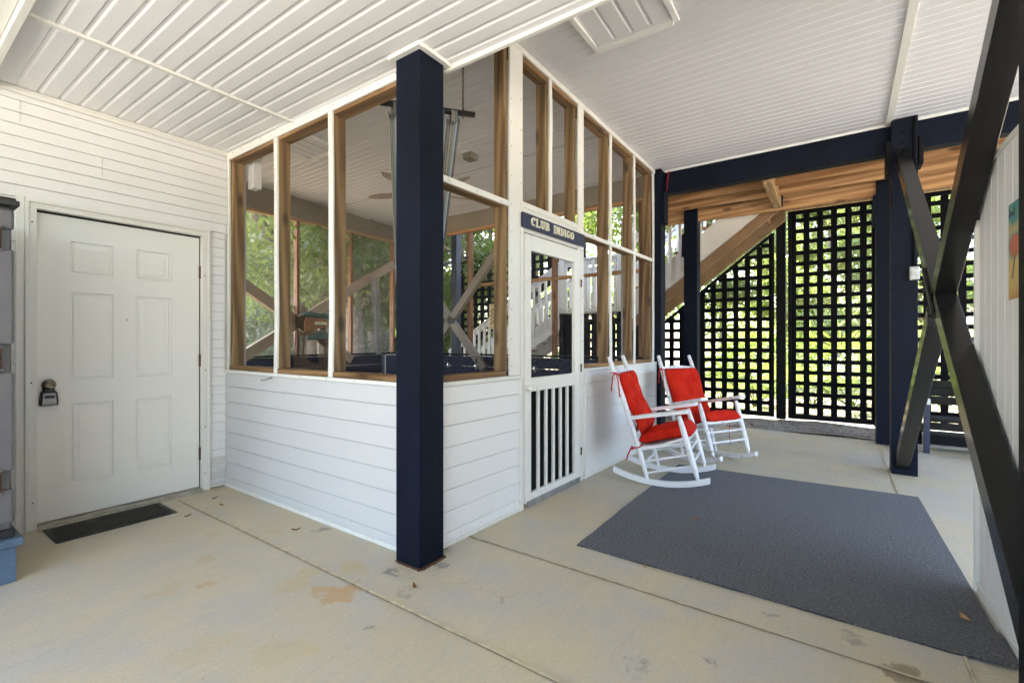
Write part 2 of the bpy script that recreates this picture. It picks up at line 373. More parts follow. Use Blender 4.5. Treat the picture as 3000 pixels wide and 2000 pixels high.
M['cream'] = plain('cream_letters', (.72, .68, .52), .5, var=.05, scale=10)
M['sign'] = plain('sign_blue', (.012, .018, .055), .4, var=.15, scale=10)
M['ceramic'] = plain('white_ceramic', (.78, .77, .70), .15, var=.05, scale=20, bump=0)
M['redcloth'] = plain('red_ribbon', (.42, .012, .02), .7, var=.1, scale=20)
M['cable'] = plain('black_cable', (.012, .012, .012), .5)
M['fanwood'] = plain('fan_blade', (.36, .28, .21), .45, var=.1, scale=5)
M['net'] = plain('fishing_net', (.13, .075, .035), .9, var=.3, scale=30)
M['carve_g'] = plain('carved_green', (.07, .12, .085), .5, var=.3, scale=15)
M['carve_o'] = plain('carved_orange', (.30, .13, .04), .5, var=.3, scale=15)
M['leaf_dry'] = plain('dry_leaf', (.22, .075, .025), .7, var=.35, scale=60)
M['leaf_dry2'] = plain('dry_leaf_tan', (.38, .22, .09), .7, var=.35, scale=60)
M['board_l'] = plain('game_light', (.62, .50, .22), .5, var=.1, scale=30)
M['board_d'] = plain('game_dark', (.20, .085, .04), .5, var=.1, scale=30)
M['bulb'] = None
def mk_bulb():
    m = NT('clear_glass'); m.set(color=(.9, .9, .9), rough=.05, **{'Transmission Weight': .85}); return m.m
M['bulb'] = mk_bulb()
def mk_mat():
    m = NT('doormat_fibre'); v = m.world(); n = m.noise(v, 150, 3, .7)
    m.set(color=m.ramp(n, [(.4, (.008, .008, .007)), (.75, (.075, .07, .05))]), rough=.95); m.bump(n, 1, .01); return m.m
M['mat'] = mk_mat()
def mk_curtain():
    m = NT('striped_curtain'); tc = m.n('TexCoord'); sp = m.n('SeparateXYZ', {0: tc.outputs['UV']})
    f = m.math('FRACT', m.math('MULTIPLY', sp.outputs[0], 6.0))
    W = (.42, .41, .36); B = (.05, .10, .20); T = (.24, .21, .15); G = (.20, .26, .29)
    col = m.ramp(f, [(0, W), (.18, B), (.24, W), (.34, T), (.44, G), (.58, W), (.66, B), (.78, W), (.86, T)], 'CONSTANT')
    m.set(color=col, rough=.9, spec=.1); m.bump(m.noise(m.world(), 60, 3), .1, .003); return m.m
M['curtain'] = mk_curtain()
M['grey_curtain'] = plain('grey_curtain_cloth', (.36, .35, .34), .9, var=.2, scale=8)

# ------------------------------------------------------------ ground, slab, gravel
g = MB(); 
xs = [-90, -30, -12, 8.45, 14, 30, 60, 160]; ys = [-120, -30, -8, 6.9, 12, 30, 60, 160]
g.add([(x, y, -.07) for y in ys for x in xs], [(j*8+i, j*8+i+1, (j+1)*8+i+1, (j+1)*8+i) for j in range(7) for i in range(7)])
tag(g.build('ground', M['ground']), kind='structure')
tag(MB().box(-24, -5.01, -22, 9, -.15, -.01).box(-5.01, 8.0, -22, -5.21, -.15, -.01).build('bounce_ground', M['bounce_pave']), kind='structure')  # pale paving added out of view to bounce sunlight under the ceilings
f = MB(); f.box(-5.0, 7.22, -5.2, 6.62, -.15, 0)
floor = tag(f.build('concrete_floor', M['concrete']), kind='structure')
def joint(pts, w, dark_only=False):
    d = Vector(pts[1])-Vector(pts[0]); d.normalize(); n = Vector((-d.y, d.x, 0))
    rnd = random.Random(int(pts[0][0]*100)); L = (Vector(pts[1])-Vector(pts[0])).length; k = max(2, int(L/.12))
    def strip(mb, hw, z, jit):
        vs = []
        for i in range(k+1):
            p = Vector(pts[0])+d*L*i/k
            for s in (-1, 1):
                q = p+n*s*(hw+rnd.uniform(-jit, jit)); vs.append((q.x, q.y, z))
        mb.add(vs, [(2*i, 2*i+1, 2*i+3, 2*i+2) for i in range(k)])
    a = MB(); strip(a, w/2+.0022 if not dark_only else w/2, .0025, .0014); a.build('joint_gap', M['gap'], floor)
    if not dark_only:
        b = MB(); strip(b, w/2, .0055, .0016); b.build('expansion_joint', M['joint'], floor)
joint([(1.445, -5.4, 0), (1.447, 4.21, 0)], .015)
joint([(2.155, -5.4, 0), (2.214, 1.88, 0)], .009)
joint([(2.22, -.415, 0), (7.2, -.445, 0)], .012)
joint([(6.59, -5.4, 0), (6.585, 1.9, 0)], .005, True)
joint([(5.93, -.40, 0), (5.92, 1.7, 0)], .005, True)
gv = MB(); nx, ny = 24, 60; rnd = random.Random(4)
gv.add([(7.18+(9.3-7.18)*i/nx, -4+12*j/ny, -.02+.03*math.sin(j*.7+i*.4)*rnd.random()+(.03 if i < 1 else 0)-(.03 if i > 16 else 0)) for j in range(ny+1) for i in range(nx+1)],
       [(j*(nx+1)+i, j*(nx+1)+i+1, (j+1)*(nx+1)+i+1, (j+1)*(nx+1)+i) for j in range(ny) for i in range(nx)])
tag(gv.build('gravel', M['gravel'], smooth=True), kind='structure')

# ------------------------------------------------------------ house wall with entry door
YW = 4.23
hw = thing('house_wall', 'white vinyl-sided house wall holding the six-panel entry door', 'wall', (0, YW, 0))
def lap(mb, lo, hi, z0, z1, expo, plane, ax, sign, dep=.0055):
    # courses on the plane; ax: axis the plane is normal to (0 or 1); lo..hi along the other axis; profile sticks out by sign
    n = int(round((z1-z0)/expo)); z = z0
    while z < z1-1e-4:
        t = min(z+expo, z1)
        p = [(plane+.012*-sign, z), (plane+sign*dep, z), (plane+sign*(dep+.0015), z+.004), (plane+sign*.0015, t-.0032), (plane-sign*.0005, t-.0026), (plane-sign*.012, t)]
        if ax == 1: mb.prism(p, 0, lo, hi)   # poly (y,z) extruded along x
        else:       mb.prism(p, 1, lo, hi)   # poly (x,z) extruded along y
        z = t
def siding_rows(): 
    e = .0765; return e
sd = MB(); e = .0765
lap(sd, 1.70, 1.822, .01, 2.125, e, YW, 1, -1)
lap(sd, -3.0, .640, .01, 2.125, e, YW, 1, -1)
lap(sd, -3.0, 1.86, 2.128, 2.80, e, YW, 1, -1)
sd.build('siding', M['siding_x'], hw)
MB().box(-3, .64, YW+.013, YW+.16, 0, 3.4).box(1.70, 1.90, YW+.013, YW+.16, 0, 3.4).box(.64, 1.70, YW+.013, YW+.16, 2.13, 3.4).build('wall_core', M['trim'], hw)
MB().box(-3, 1.90, 6.40, 6.45, 0, 3.4).box(-3, 1.90, YW+.16, 6.40, 3.40, 3.44).box(-3.0, -2.95, YW+.16, 6.4, 0, 3.4).build('house_shell', M['trim'], hw)
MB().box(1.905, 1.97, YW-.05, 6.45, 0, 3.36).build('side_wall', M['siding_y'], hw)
# panel seams of the siding
sm = MB()
for x, z0, z1 in ((.62, 2.587, 2.74), (1.02, 2.3575, 2.5105)): sm.box(x, x+.0015, YW-.0075, YW-.001, z0, z1)
sm.build('siding_seam', M['seam'], hw)
MB().box(-3, 1.86, YW-.022, YW-.0135, 2.775, 2.812).box(-3, 1.86, YW-.03, YW-.022, 2.80, 2.813).build('ceiling_trim', M['trim'], hw)
MB().box(1.822, 1.842, YW-.02, YW+.01, 0.0, .98).box(1.855, 1.872, YW-.02, YW+.01, .98, 2.80).build('corner_trim', M['trim'], hw)
# perforated vent panels
def perf(z0, z1):
    vm = MB(); vm.box(1.701, 1.821, YW-.0155, YW-.011, z0, z1)
    o = vm.build('vent_panel', M['trim'], hw); hm = MB()
    k = 0; z = z0+.012
    while z < z1-.006:
        x = 1.706+(.004 if k % 2 else 0)
        while x < 1.818: hm.box(x, x+.0035, YW-.0162, YW-.0154, z, z+.0035); x += .0085
        z += .009; k += 1
    hm.build('vent_hole', M['rubber'], o)
perf(.165, .262); perf(.062, .152); perf(.012, .042)
# door frame
fr = MB()
def ring(mb, x0, x1, z1, w, y0, y1, z0=0): mb.box(x0, x0+w, y0, y1, z0, z1-w).box(x1-w, x1, y0, y1, z0, z1-w).box(x0, x1, y0, y1, z1-w, z1)
ring(fr, .64, 1.70, 2.125, .018, YW-.032, YW+.01); ring(fr, .658, 1.682, 2.107, .036, YW-.022, YW+.03)
fr.box(.60, .639, YW-.018, YW+.01, 0, 2.14)
fr.build('door_frame', M['trim'], hw, .002)
MB().box(.694, 1.646, YW-.03, YW+.10, .0, .022).box(.694, 1.646, YW-.06, YW-.03, .0, .012).build('threshold', M['threshold'], hw, .002)
# door leaf with six recessed-and-raised panels (height field mesh)
DY = 4.262
def panel_field(x, z, P):
    for (a, b, c, d) in P:
        if a < x < b and c < z < d:
            e = min(x-a, b-x, z-c, d-z)
            if e < .006: return .016*e/.006
            if e < .012: return .016
            if e < .020: return .016-.011*(e-.012)/.008
            if e < .034: return .005
            if e < .05: return .005-.004*(e-.034)/.016
            return .001
    return 0.0
PN = [(.862, 1.092, 1.677, 1.90), (1.223, 1.449, 1.677, 1.90), (.862, 1.092, .952, 1.553), (1.223, 1.449, .952, 1.553), (.862, 1.092, .243, .791), (1.223, 1.449, .243, .791)]
xsn = set([.699, 1.641]); zsn = set([.028, 2.058])
for a, b, c, d in PN:
    for e in (0, .006, .012, .02, .034, .05):
        xsn |= {round(a+e, 5), round(b-e, 5)}; zsn |= {round(c+e, 5), round(d-e, 5)}
xsn = sorted(xsn); zsn = sorted(zsn)
dm = MB(); nxx = len(xsn)
dm.add([(x, DY+panel_field(x, z, PN), z) for z in zsn for x in xsn], [(j*nxx+i, j*nxx+i+1, (j+1)*nxx+i+1, (j+1)*nxx+i) for j in range(len(zsn)-1) for i in range(nxx-1)])
dm.box(.699, 1.641, DY+.02, DY+.045, .028, 2.058); dm.box(.699, .7, DY, DY+.02, .028, 2.058); dm.box(1.640, 1.641, DY, DY+.02, .028, 2.058)
door = dm.build('entry_door', M['door'], hw)
MB().box(.645, 1.695, DY+.05, DY+.058, 0, 2.128).build('gap_light_block', M['rubber'], hw)  # black sheet added behind the leaf, darkens the gap and stops daylight
for z in (1.78, 1.06, .30):
    h = MB(); h.box(1.638, 1.650, DY-.012, DY+.002, z-.05, z+.05); h.tube([(1.644, DY-.012, z-.052), (1.644, DY-.012, z+.052)], .0065, 8); h.build('hinge', M['rust'], door)
kb = MB(); c = (.757, DY, .93)
kb.lathe([(.001, -.0), (.036, -.001), (.036, -.006), (.030, -.010), (.014, -.012), (.013, -.028), (.024, -.034), (.029, -.046), (.027, -.060), (.016, -.066), (.014, -.062), (.004, -.062)], c, 1, 24)
kb.build('door_knob', M['brass'], door, smooth=True)
MB().box(1.166, 1.172, DY-.001, DY+.003, 1.37, 1.376).lathe([(.001, .001), (.004, -.001), (.003, -.004)], (1.17, DY, 1.375), 1, 8).build('peephole', M['brass'], door)
# key lock box hanging from the knob
lb = thing('key_lock_box', 'small black and silver key lock box hanging from the entry door knob', 'lock box', (.75, DY-.03, .80))
LX, LY, LZ = .753, DY-.016, .795
poly = [(LX-.043, LZ), (LX+.043, LZ), (LX+.044, LZ+.03), (LX+.038, LZ+.085), (LX+.026, LZ+.098), (LX-.026, LZ+.098), (LX-.038, LZ+.085), (LX-.044, LZ+.03)]
MB().prism(poly, 1, LY-.032, LY+.012).build('case', M['rubber'], lb, .004, seg=2)
p2 = [(LX-.034, LZ+.008), (LX+.034, LZ+.008), (LX+.033, LZ+.03), (LX+.028, LZ+.080), (LX-.028, LZ+.080), (LX-.033, LZ+.03)]
MB().prism(p2, 1, LY-.036, LY-.031).build('face_plate', M['silver'], lb, .002)
MB().box(LX-.024, LX+.024, LY-.0385, LY-.0355, LZ+.048, LZ+.068).build('dial_window', M['rubber'], lb, .001)
lt = MB()
for i, (a, b) in enumerate(((-.022, .002), (-.015, .002), (-.008, .001), (-.001, .0015), (.006, .001), (.013, .0015), (.019, .0))):
    lt.beam((LX+a, LY-.0372, LZ+.015), (LX+a+.004, LY-.0372, LZ+.022+b), .0012, .0018, (0, 1, 0)); lt.beam((LX+a, LY-.0372, LZ+.0155), (LX+a+.0055, LY-.0372, LZ+.0165), .0012, .0014, (0, 1, 0))
lt.build('maker_mark', M['rubber'], lb)
sh = MB(); pts = [(LX-.024, LY-.008, LZ+.095)]+[(LX+.024*math.cos(t), LY-.008, LZ+.130+.024*math.sin(t)) for t in [math.pi*(1-i/8) for i in range(9)]]+[(LX+.024, LY-.008, LZ+.095)]
sh.tube(pts, .0055, 8); sh.build('shackle', M['rubber'], lb, smooth=True)
# door mat
dmx = thing('doormat', 'black bristle doormat with rubber edge in front of the entry door', 'doormat', (1.0, 4.03, 0))
MB().box(.71, 1.335, 3.82, 4.155, .003, .008).build('rubber_edge', M['rubber'], dmx, .002)
mm = MB(); rnd = random.Random(8); nx, ny = 60, 30
mm.add([(.735+.575*i/nx, 3.845+.285*j/ny, .009+.005*rnd.random()) for j in range(ny+1) for i in range(nx+1)], [(j*(nx+1)+i, j*(nx+1)+i+1, (j+1)*(nx+1)+i+1, (j+1)*(nx+1)+i) for j in range(ny) for i in range(nx)])
mm.build('bristle_field', M['mat'], dmx)

# ------------------------------------------------------------ ceilings
def soffit_z(y): return 2.784+.0125*(y-1.8)
def bead_z(x): return 3.36-.036*(x-2.66)
sf = thing('ribbed_soffit', 'low white ribbed soffit ceiling over the entry door', 'ceiling', (1.2, 1.0, 2.78))
def groove_sheet(name, mat, parent, gro, hw, dep, x0, x1, y0, y1, zf, sl):
    prof = []; prof.append((x0, 0))
    for gx in gro:
        if x0+hw < gx < x1-hw: prof += [(gx-hw, 0), (gx-hw*sl, dep), (gx+hw*sl, dep), (gx+hw, 0)]
    prof.append((x1, 0)); ny = 2; ysn = [y0, y1]
    m = MB(); n = len(prof)
    m.add([(x, y, zf(x, y)+d) for y in ysn for x, d in prof], [(i, i+1, n+i+1, n+i) for i in range(n-1)])
    return m.build(name, mat, parent)
groove_sheet('soffit_panel', M['soffit'], sf, [.5+.1*i for i in range(0, 15)], .015, .0052, .49, 1.955, -4.6, 3.188, lambda x, y: soffit_z(y), .35)
groove_sheet('soffit_panel', M['soffit'], sf, [.5+.1*i+(.0) for i in range(0, 15)], .015, .0052, .49, 1.9, 3.212, YW, lambda x, y: soffit_z(y)+.002, .35)
MB().box(.49, 1.86, 3.183, 3.217, 2.788, 2.803).build('seam_strip', M['trim'], sf, .002)
MB().box(1.952, 1.978, -4.6, 1.95, 2.758, 2.80).box(1.962, 1.978, -4.6, 1.95, 2.80, 3.42).build('edge_fascia', M['trim'], sf, .003)
MB().box(1.952, 1.975, 1.95, 6.4, 2.83, 3.42).build('inner_riser', M['trim'], sf)
MB().box(.455, .489, -4.6, YW-.03, 2.762, 2.83).build('beam_trim', M['trim'], sf, .003)
MB().box(-2.6, .452, -4.6, YW-.03, 2.80, 2.84).build('plain_panel', M['trim'], sf)
MB().box(-2.6, 1.97, -4.6, YW, 3.40, 3.46).build('roof_deck', M['taupe'], sf)
col = MB()
for a in (( 1.700, 1.733, 1.775, 2.02), (1.915, 1.952, 1.775, 1.95)): col.box(a[0], a[1], a[2], a[3], 2.766, 2.79)
col.box(1.733, 1.915, 1.770, 1.802, 2.766, 2.79)
col.build('post_collar', M['trim'], sf, .002)
bc = thing('beadboard_ceiling', 'high white beadboard ceiling over the porch and the walkway', 'ceiling', (3.8, 1.0, 3.3))
# hatch hole x 2.80-3.13, y .84-1.43 is drawn as a lower framed panel
groove_sheet('beadboard', M['bead'], bc, [2.06+.0835*i for i in range(0, 44)], .0075, .005, 1.978, 5.62, -4.6, 6.45, lambda x, y: bead_z(x), .3)
MB().add([(1.97, -4.6, 3.44), (5.9, -4.6, 3.44), (5.9, 6.6, 3.44), (1.97, 6.6, 3.44)], [(0, 1, 2, 3)]).build('roof_deck', M['taupe'], bc)
bt = MB(); 
bt.beam((2.0, -.395, bead_z(2.0)-.008), (5.6, -.43, bead_z(5.6)-.008), .055, .016); bt.build('batten_strip', M['trim'], bc, .002)
sx = MB()
for (x, y0, y1) in ((4.35, 1.95, 6.4),): sx.beam((x, y0, bead_z(x)-.001), (x, y1, bead_z(x)-.001), .006, .004)
sx.build('seam_line', M['taupe'], bc)
def hatch(x0, x1, y0, y1, rib_ax):
    f = MB(); zc = lambda x: bead_z(x)
    for a in ((x0, x1, y0, y0+.035), (x0, x1, y1-.035, y1), (x0, x0+.035, y0+.035, y1-.035), (x1-.035, x1, y0+.035, y1-.035)):
        f.box(*a, zc(a[0])-.034, zc(a[0])+.01)
    for a in ((x0+.035, x1-.035, y0+.035, y0+.05), (x0+.035, x1-.035, y1-.05, y1-.035), (x0+.035, x0+.05, y0+.05, y1-.05), (x1-.05, x1-.035, y0+.05, y1-.05)):
        f.box(*a, zc(a[0])-.012, zc(a[0])+.01)
    f.build('hatch_frame', M['bright_trim'], bc, .002)
    p = MB(); prof = []; yy = y0+.05
    n = 4; st = (y1-y0-.1)/n; prof.append((y0+.05, 0))
    for k in range(1, n): c = y0+.05+st*k; prof += [(c-.016, 0), (c-.006, .007), (c+.006, .007), (c+.016, 0)]
    prof.append((y1-.05, 0)); k = len(prof)
    p.add([(x, y, bead_z(x)-.006+d) for x in (x0+.05, x1-.05) for y, d in prof], [(i, i+1, k+i+1, k+i) for i in range(k-1)])
    p.build('hatch_panel', M['soffit'], bc)
hatch(2.60, 3.135, .83, 1.43, 1)
hatch(2.62, 3.11, 4.45, 5.02, 1)

# ------------------------------------------------------------ posts and beams
def post(x, y, z1, label, mat='indigo', s=.185, z0=0, extra=None, group='dark timber posts'):
    t = thing('timber_post', label, 'post', (x, y, z0), group)
    MB().box(x-s/2, x+s/2, y-s/2, y+s/2, z0, z1).build('shaft', M[mat], t, .004, seg=2)
    if extra: extra(t)
    return t
def shim(t):
    m = MB(); rnd = random.Random(2)
    for i in range(14):
        a = 1.731+i*.0135; m.box(a, a+.0135, 1.786+rnd.uniform(-.004, .002), 1.80, 0, .009)
        b = 1.795+i*.0135; m.box(1.915, 1.921+rnd.uniform(0, .005), b, b+.0135, 0, .009); m.box(1.722+rnd.uniform(-.003, .003), 1.731, b, b+.0135, 0, .009)
    m.build('rusty_base_plate', M['rust'], t)
post(1.823, 1.893, 2.795, 'large indigo timber post at the corner of the screened porch, nearest the camera', extra=shim)
def knee(x0, x1, y0, y1, z0, z1):
    def fn(t):
        MB().prism([(x0, z0+.03), (x0+.03, z0), (x1, z0), (x1, z1), (x0, z1)], 1, y0, y1).build('knee_block', M['indigo'], t, .003)
    return fn
def mid_extra(t):
    MB().box(5.47, 5.66, -.441, -.405, 2.76, 3.05).build('knee_block', M['black'], t, .004)
    MB().box(5.47, 5.66, -.665, -.632, 2.80, 3.06).build('knee_block', M['black'], t, .004)
    MB().tube([(5.468, -.600, 3.23), (5.468, -.600, 1.90)], .013, 10).build('conduit', M['black'], t, smooth=True)
    ob = MB(); ob.box(5.44, 5.475, -.635, -.565, 1.765, 1.885); o = ob.build('outlet_box', M['alu'], t, .004)
    MB().box(5.434, 5.44, -.628, -.572, 1.775, 1.872).box(5.430, 5.4345, -.62, -.58, 1.80, 1.86).build('cover', M['alu'], o, .002)
    for z in (3.12, 3.02): MB().lathe([(.011, -.012), (.011, 0)], (5.475, -.53, z), 0, 8).build('bolt', M['black'], t)
post(5.57, -.535, 3.25, 'dark timber post beside the rug carrying the beam end and an outlet box', extra=mid_extra)
post(1.845, -.537, 3.4, 'black timber post cut off by the right edge of the picture', mat='black', s=.19)
def pe(t):
    MB().box(5.50, 5.66, 1.635, 1.668, 2.62, 3.0).build('knee_block', M['indigo'], t, .004)
post(5.575, 1.762, 3.26, 'indigo timber post at the far end of the porch wall behind the rocking chairs', extra=pe)
def p2e(t):
    MB().box(6.95, 7.13, 1.785, 1.815, 2.45, 2.78).build('knee_block', M['indigo'], t, .004)
post(7.045, 1.692, 3.21, 'indigo timber post standing behind the far rocking chair under the stair', extra=p2e)
def p3e(t):
    MB().box(6.93, 7.13, -.43, -.395, 2.60, 2.95).build('knee_block', M['indigo'], t, .004)
post(7.045, -.515, 3.21, 'dark timber post half hidden behind the post with the outlet box', extra=p3e)
bm_ = thing('timber_beam', 'long dark indigo beam spanning over the walkway below the ceiling edge', 'beam', (5.65, .5, 3.0))
MB().box(5.60, 5.74, -4.0, 1.655, 2.985, 3.245).build('beam_board', M['indigo'], bm_, .004)
MB().box(5.585, 5.599, -4.0, 1.655, 3.236, 3.262).build('beam_trim', M['trim'], bm_, .002)
MB().box(5.745, 5.79, -4.0, 1.655, 3.0, 3.25).build('backing_board', M['pine_y'], bm_)
# red ribbon
rb = thing('red_ribbon', 'thin red ribbon hanging from the beam end above the porch post', 'ribbon', (5.54, 1.63, 3.1))
MB().tube([(5.585, 1.60, 3.245), (5.58, 1.61, 3.20), (5.575, 1.622, 3.13), (5.578, 1.62, 3.07), (5.575, 1.628, 3.01)], .0035, 6).tube([(5.585, 1.61, 3.24), (5.575, 1.604, 3.17), (5.577, 1.622, 3.09)], .003, 6).build('strand', M['redcloth'], rb)

# ------------------------------------------------------------ screened porch, left face (x = 1.84)
pc = thing('screened_porch', 'white screened porch with lap-sided half walls and brown studs', 'porch', (1.84, 1.9, 0))
XL = 1.822
s1 = MB(); 
z = .083; rows = [.028, .083, .209, .335, .462, .588, .715, .842, .955]
def lap_rows(mb, lo, hi, rows, plane, ax, sign, dep=.0065):
    for a, b in zip(rows[:-1], rows[1:]):
        p = [(plane-sign*.012, a), (plane+sign*dep, a), (plane+sign*(dep+.002), a+.005), (plane+sign*.0015, b-.0045), (plane-sign*.001, b-.0038), (plane-sign*.012, b)]
        if ax == 1: mb.prism(p, 0, lo, hi)
        else: mb.prism(p, 1, lo, hi)
lap_rows(s1, 1.98, YW-.02, rows, XL, 0, -1)
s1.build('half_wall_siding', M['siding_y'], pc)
MB().box(XL-.012, XL+.01, 1.98, YW-.02, .0, .028).box(XL-.018, XL+.012, 1.98, YW-.02, .955, .978).build('sill_trim', M['trim'], pc, .002)
MB().box(XL+.0125, XL+.11, 1.98, YW, 0, .955).build('wall_core', M['trim'], pc)
MB().box(XL+.015, XL+.115, 1.98, YW-.03, .979, 1.012).build('bottom_plate', M['stud_y'], pc, .002)
MB().box(1.846, 1.94, 1.98, YW-.03, 2.725, 2.762).build('header', M['stud_y'], pc, .002)
MB().box(1.846, 1.94, 1.98, YW-.03, 2.765, 2.83).build('upper_plate', M['trim'], pc)
def wavy(mb, T0, T1, axis_pts, w, th, nrm, side, seed, amp=.003):
    """a thin batten strip from T0 to T1, width w along side, thickness th along nrm, edges slightly wavy"""
    T0 = Vector(T0); T1 = Vector(T1); nrm = Vector(nrm); side = Vector(side); rnd = random.Random(seed); k = 14
    ph = rnd.uniform(0, 6); vs = []
    for i in range(k+1):
        p = T0.lerp(T1, i/k); o = math.sin(ph+i*.9)*amp+math.sin(ph*2+i*.37)*amp
        a = p+side*(-w/2+o); b = p+side*(w/2+o+math.sin(i*1.3+ph)*amp*.3)
        vs += [tuple(a), tuple(b), tuple(b+nrm*th), tuple(a+nrm*th)]
    fs = []
    for i in range(k):
        q = i*4
        for j in range(4): fs.append((q+j, q+(j+1) % 4, q+4+(j+1) % 4, q+4+j))
    fs += [(3, 2, 1, 0), (4*k, 4*k+1, 4*k+2, 4*k+3)]
    mb.add(vs, fs)
def strip(T0, T1, w, side, nrm, seed, parent, T=None, name='batten', amp=.003):
    m = MB(T); wavy(m, T0, T1, None, w, .012, nrm, side, seed, amp); return m.build(name, M['trim'], parent)
# top trim of left face (follows the header)
MB().box(1.830, 1.8455, 1.98, YW-.02, 2.745, 2.805).build('top_trim', M['trim'], pc, .002)
for i, y in enumerate((4.155, 3.435, 2.745)):
    MB().box(1.846, 1.937, y-.019+(.0), y+.019, 1.012, 2.725).build('stud', M['stud'], pc, .002)
for i, y in enumerate((3.437, 2.745)):
    strip((1.845, y, .978), (1.845, y, 2.745), .046, (0, 1, 0), (-1, 0, 0), i+3, pc, amp=.0035)
strip((1.845, 4.195, .978), (1.845, 4.195, 2.745), .03, (0, 1, 0), (-1, 0, 0), 1, pc)
sc = MB(); sc.add([(1.8475, 1.98, .98), (1.8475, 4.2, .98), (1.8475, 4.2, 2.75), (1.8475, 1.98, 2.75)], [(0, 1, 2, 3)]); sc.build('insect_screen', M['screen'], pc)
# hook on the siding
hk = thing('door_hook', 'small grey hook screwed to the siding below the left screened bay', 'hook', (1.8, 3.47, .94))
MB().lathe([(.011, -.0), (.009, -.006)], (1.806, 3.455, .942), 0, 10).build('mount', M['alu'], hk)
MB().tube([(1.80, 3.455, .942), (1.792, 3.47, .937), (1.785, 3.50, .925), (1.785, 3.54, .920), (1.785, 3.555, .928)], .004, 6).build('arm', M['alu'], hk, smooth=True)

# ------------------------------------------------------------ screened porch, right face in its own frame (u along the wall, v out of it towards the camera side, z)
ang = math.atan(-.042)
TR = Matrix.Translation((1.915, 1.9036, 0)) @ Matrix.Rotation(ang, 4, 'Z')
def U(x): return (x-1.915)/math.cos(ang)
UE = U(5.48)
def RB(*boxes):
    m = MB(TR)
    for (x0, x1, v0, v1, z0, z1) in boxes: m.box(U(x0), U(x1), v0, v1, z0, z1)
    return m
rw = MB(TR); rows2 = [.028, .083, .209, .335, .462, .588, .715, .842, .95]
lap_rows(rw, U(1.93), U(2.745), rows2, -.018, 1, -1); rw.build('half_wall_siding', M['siding_x'], pc)
rw = MB(TR); lap_rows(rw, U(3.745), UE-.012, rows2, -.018, 1, -1); rw.build('half_wall_siding', M['siding_x'], pc)
RB((1.93, 2.745, -.028, -.006, 0, .028), (1.93, 2.762, -.036, .0, .95, .975), (2.745, 2.762, -.034, 0, 0, .95)).build('sill_trim', M['trim'], pc, .002)
RB((3.745, 5.47, -.028, -.006, 0, .028), (3.72, 5.492, -.036, .0, .95, .975), (3.722, 3.745, -.034, 0, 0, .95), (5.47, 5.492, -.034, 0, 0, .95)).build('sill_trim', M['trim'], pc, .002)
RB((1.93, 2.76, -.005, .09, 0, .95)).build('wall_core', M['trim'], pc)
RB((3.73, 5.48, -.005, .09, 0, .95)).build('wall_core', M['trim'], pc)
RB((1.93, 2.63, .0, .092, .976, 1.008)).build('bottom_plate', M['stud_x'], pc, .002)
RB((3.73, 5.47, .0, .092, .976, 1.008)).build('bottom_plate', M['stud_x'], pc, .002)
def sloped(x0, x1, v0, v1, dz0, dz1, name, mat, bev=.002):
    m = MB(TR); a, b = U(x0), U(x1); za, zb = bead_z(x0), bead_z(x1)
    m.add([(a, v0, za+dz0), (b, v0, zb+dz0), (b, v1, zb+dz0), (a, v1, za+dz0), (a, v0, za+dz1), (b, v0, zb+dz1), (b, v1, zb+dz1), (a, v1, za+dz1)],
          [(0,3,2,1),(4,5,6,7),(0,1,5,4),(1,2,6,5),(2,3,7,6),(3,0,4,7)]); return m.build(name, mat, pc, bev)
sloped(1.98, 5.49, .003, .092, -.085, -.045, 'header', M['stud_x'])
sloped(2.66, 5.49, -.016, .002, -.048, -.004, 'top_trim', M['trim'])
sloped(1.98, 5.49, .003, .05, -.044, -.006, 'upper_plate', M['trim'])
# wide boards and door jambs
RB((2.645, 2.80, -.016, .0, .976, 3.31), (2.762, 2.80, -.016, .0, 0, .95), (2.768, 2.792, -.030, -.017, 0, 2.03)).build('corner_board', M['trim'], pc, .002)
RB((3.625, 3.722, -.016, .0, .0, 3.285), (3.64, 3.668, -.030, -.017, 0, 2.03)).build('door_jamb', M['trim'], pc, .002)
for x0, x1, z0, z1 in ((2.60, 2.638, 1.008, 3.27), (3.125, 3.163, 2.23, 3.25), (3.565, 3.603, 2.23, 3.24), (4.216, 4.254, 1.008, 3.215), (4.80, 4.838, 1.008, 3.195), (5.36, 5.398, 1.008, 3.175), (2.81, 2.83, 2.23, 3.26)):
    RB((x0, x1, .003, .092, z0, z1)).build('stud', M['stud'], pc, .002)
for i, (x, w_, z0, z1) in enumerate(((3.185, .042, 2.235, 3.30), (4.283, .046, .975, 3.26), (4.878, .046, .975, 3.24), (5.445, .05, .975, 3.215))):
    strip((U(x), 0, z0), (U(x), 0, z1), w_, (1, 0, 0), (0, -1, 0), 20+i, pc, TR)
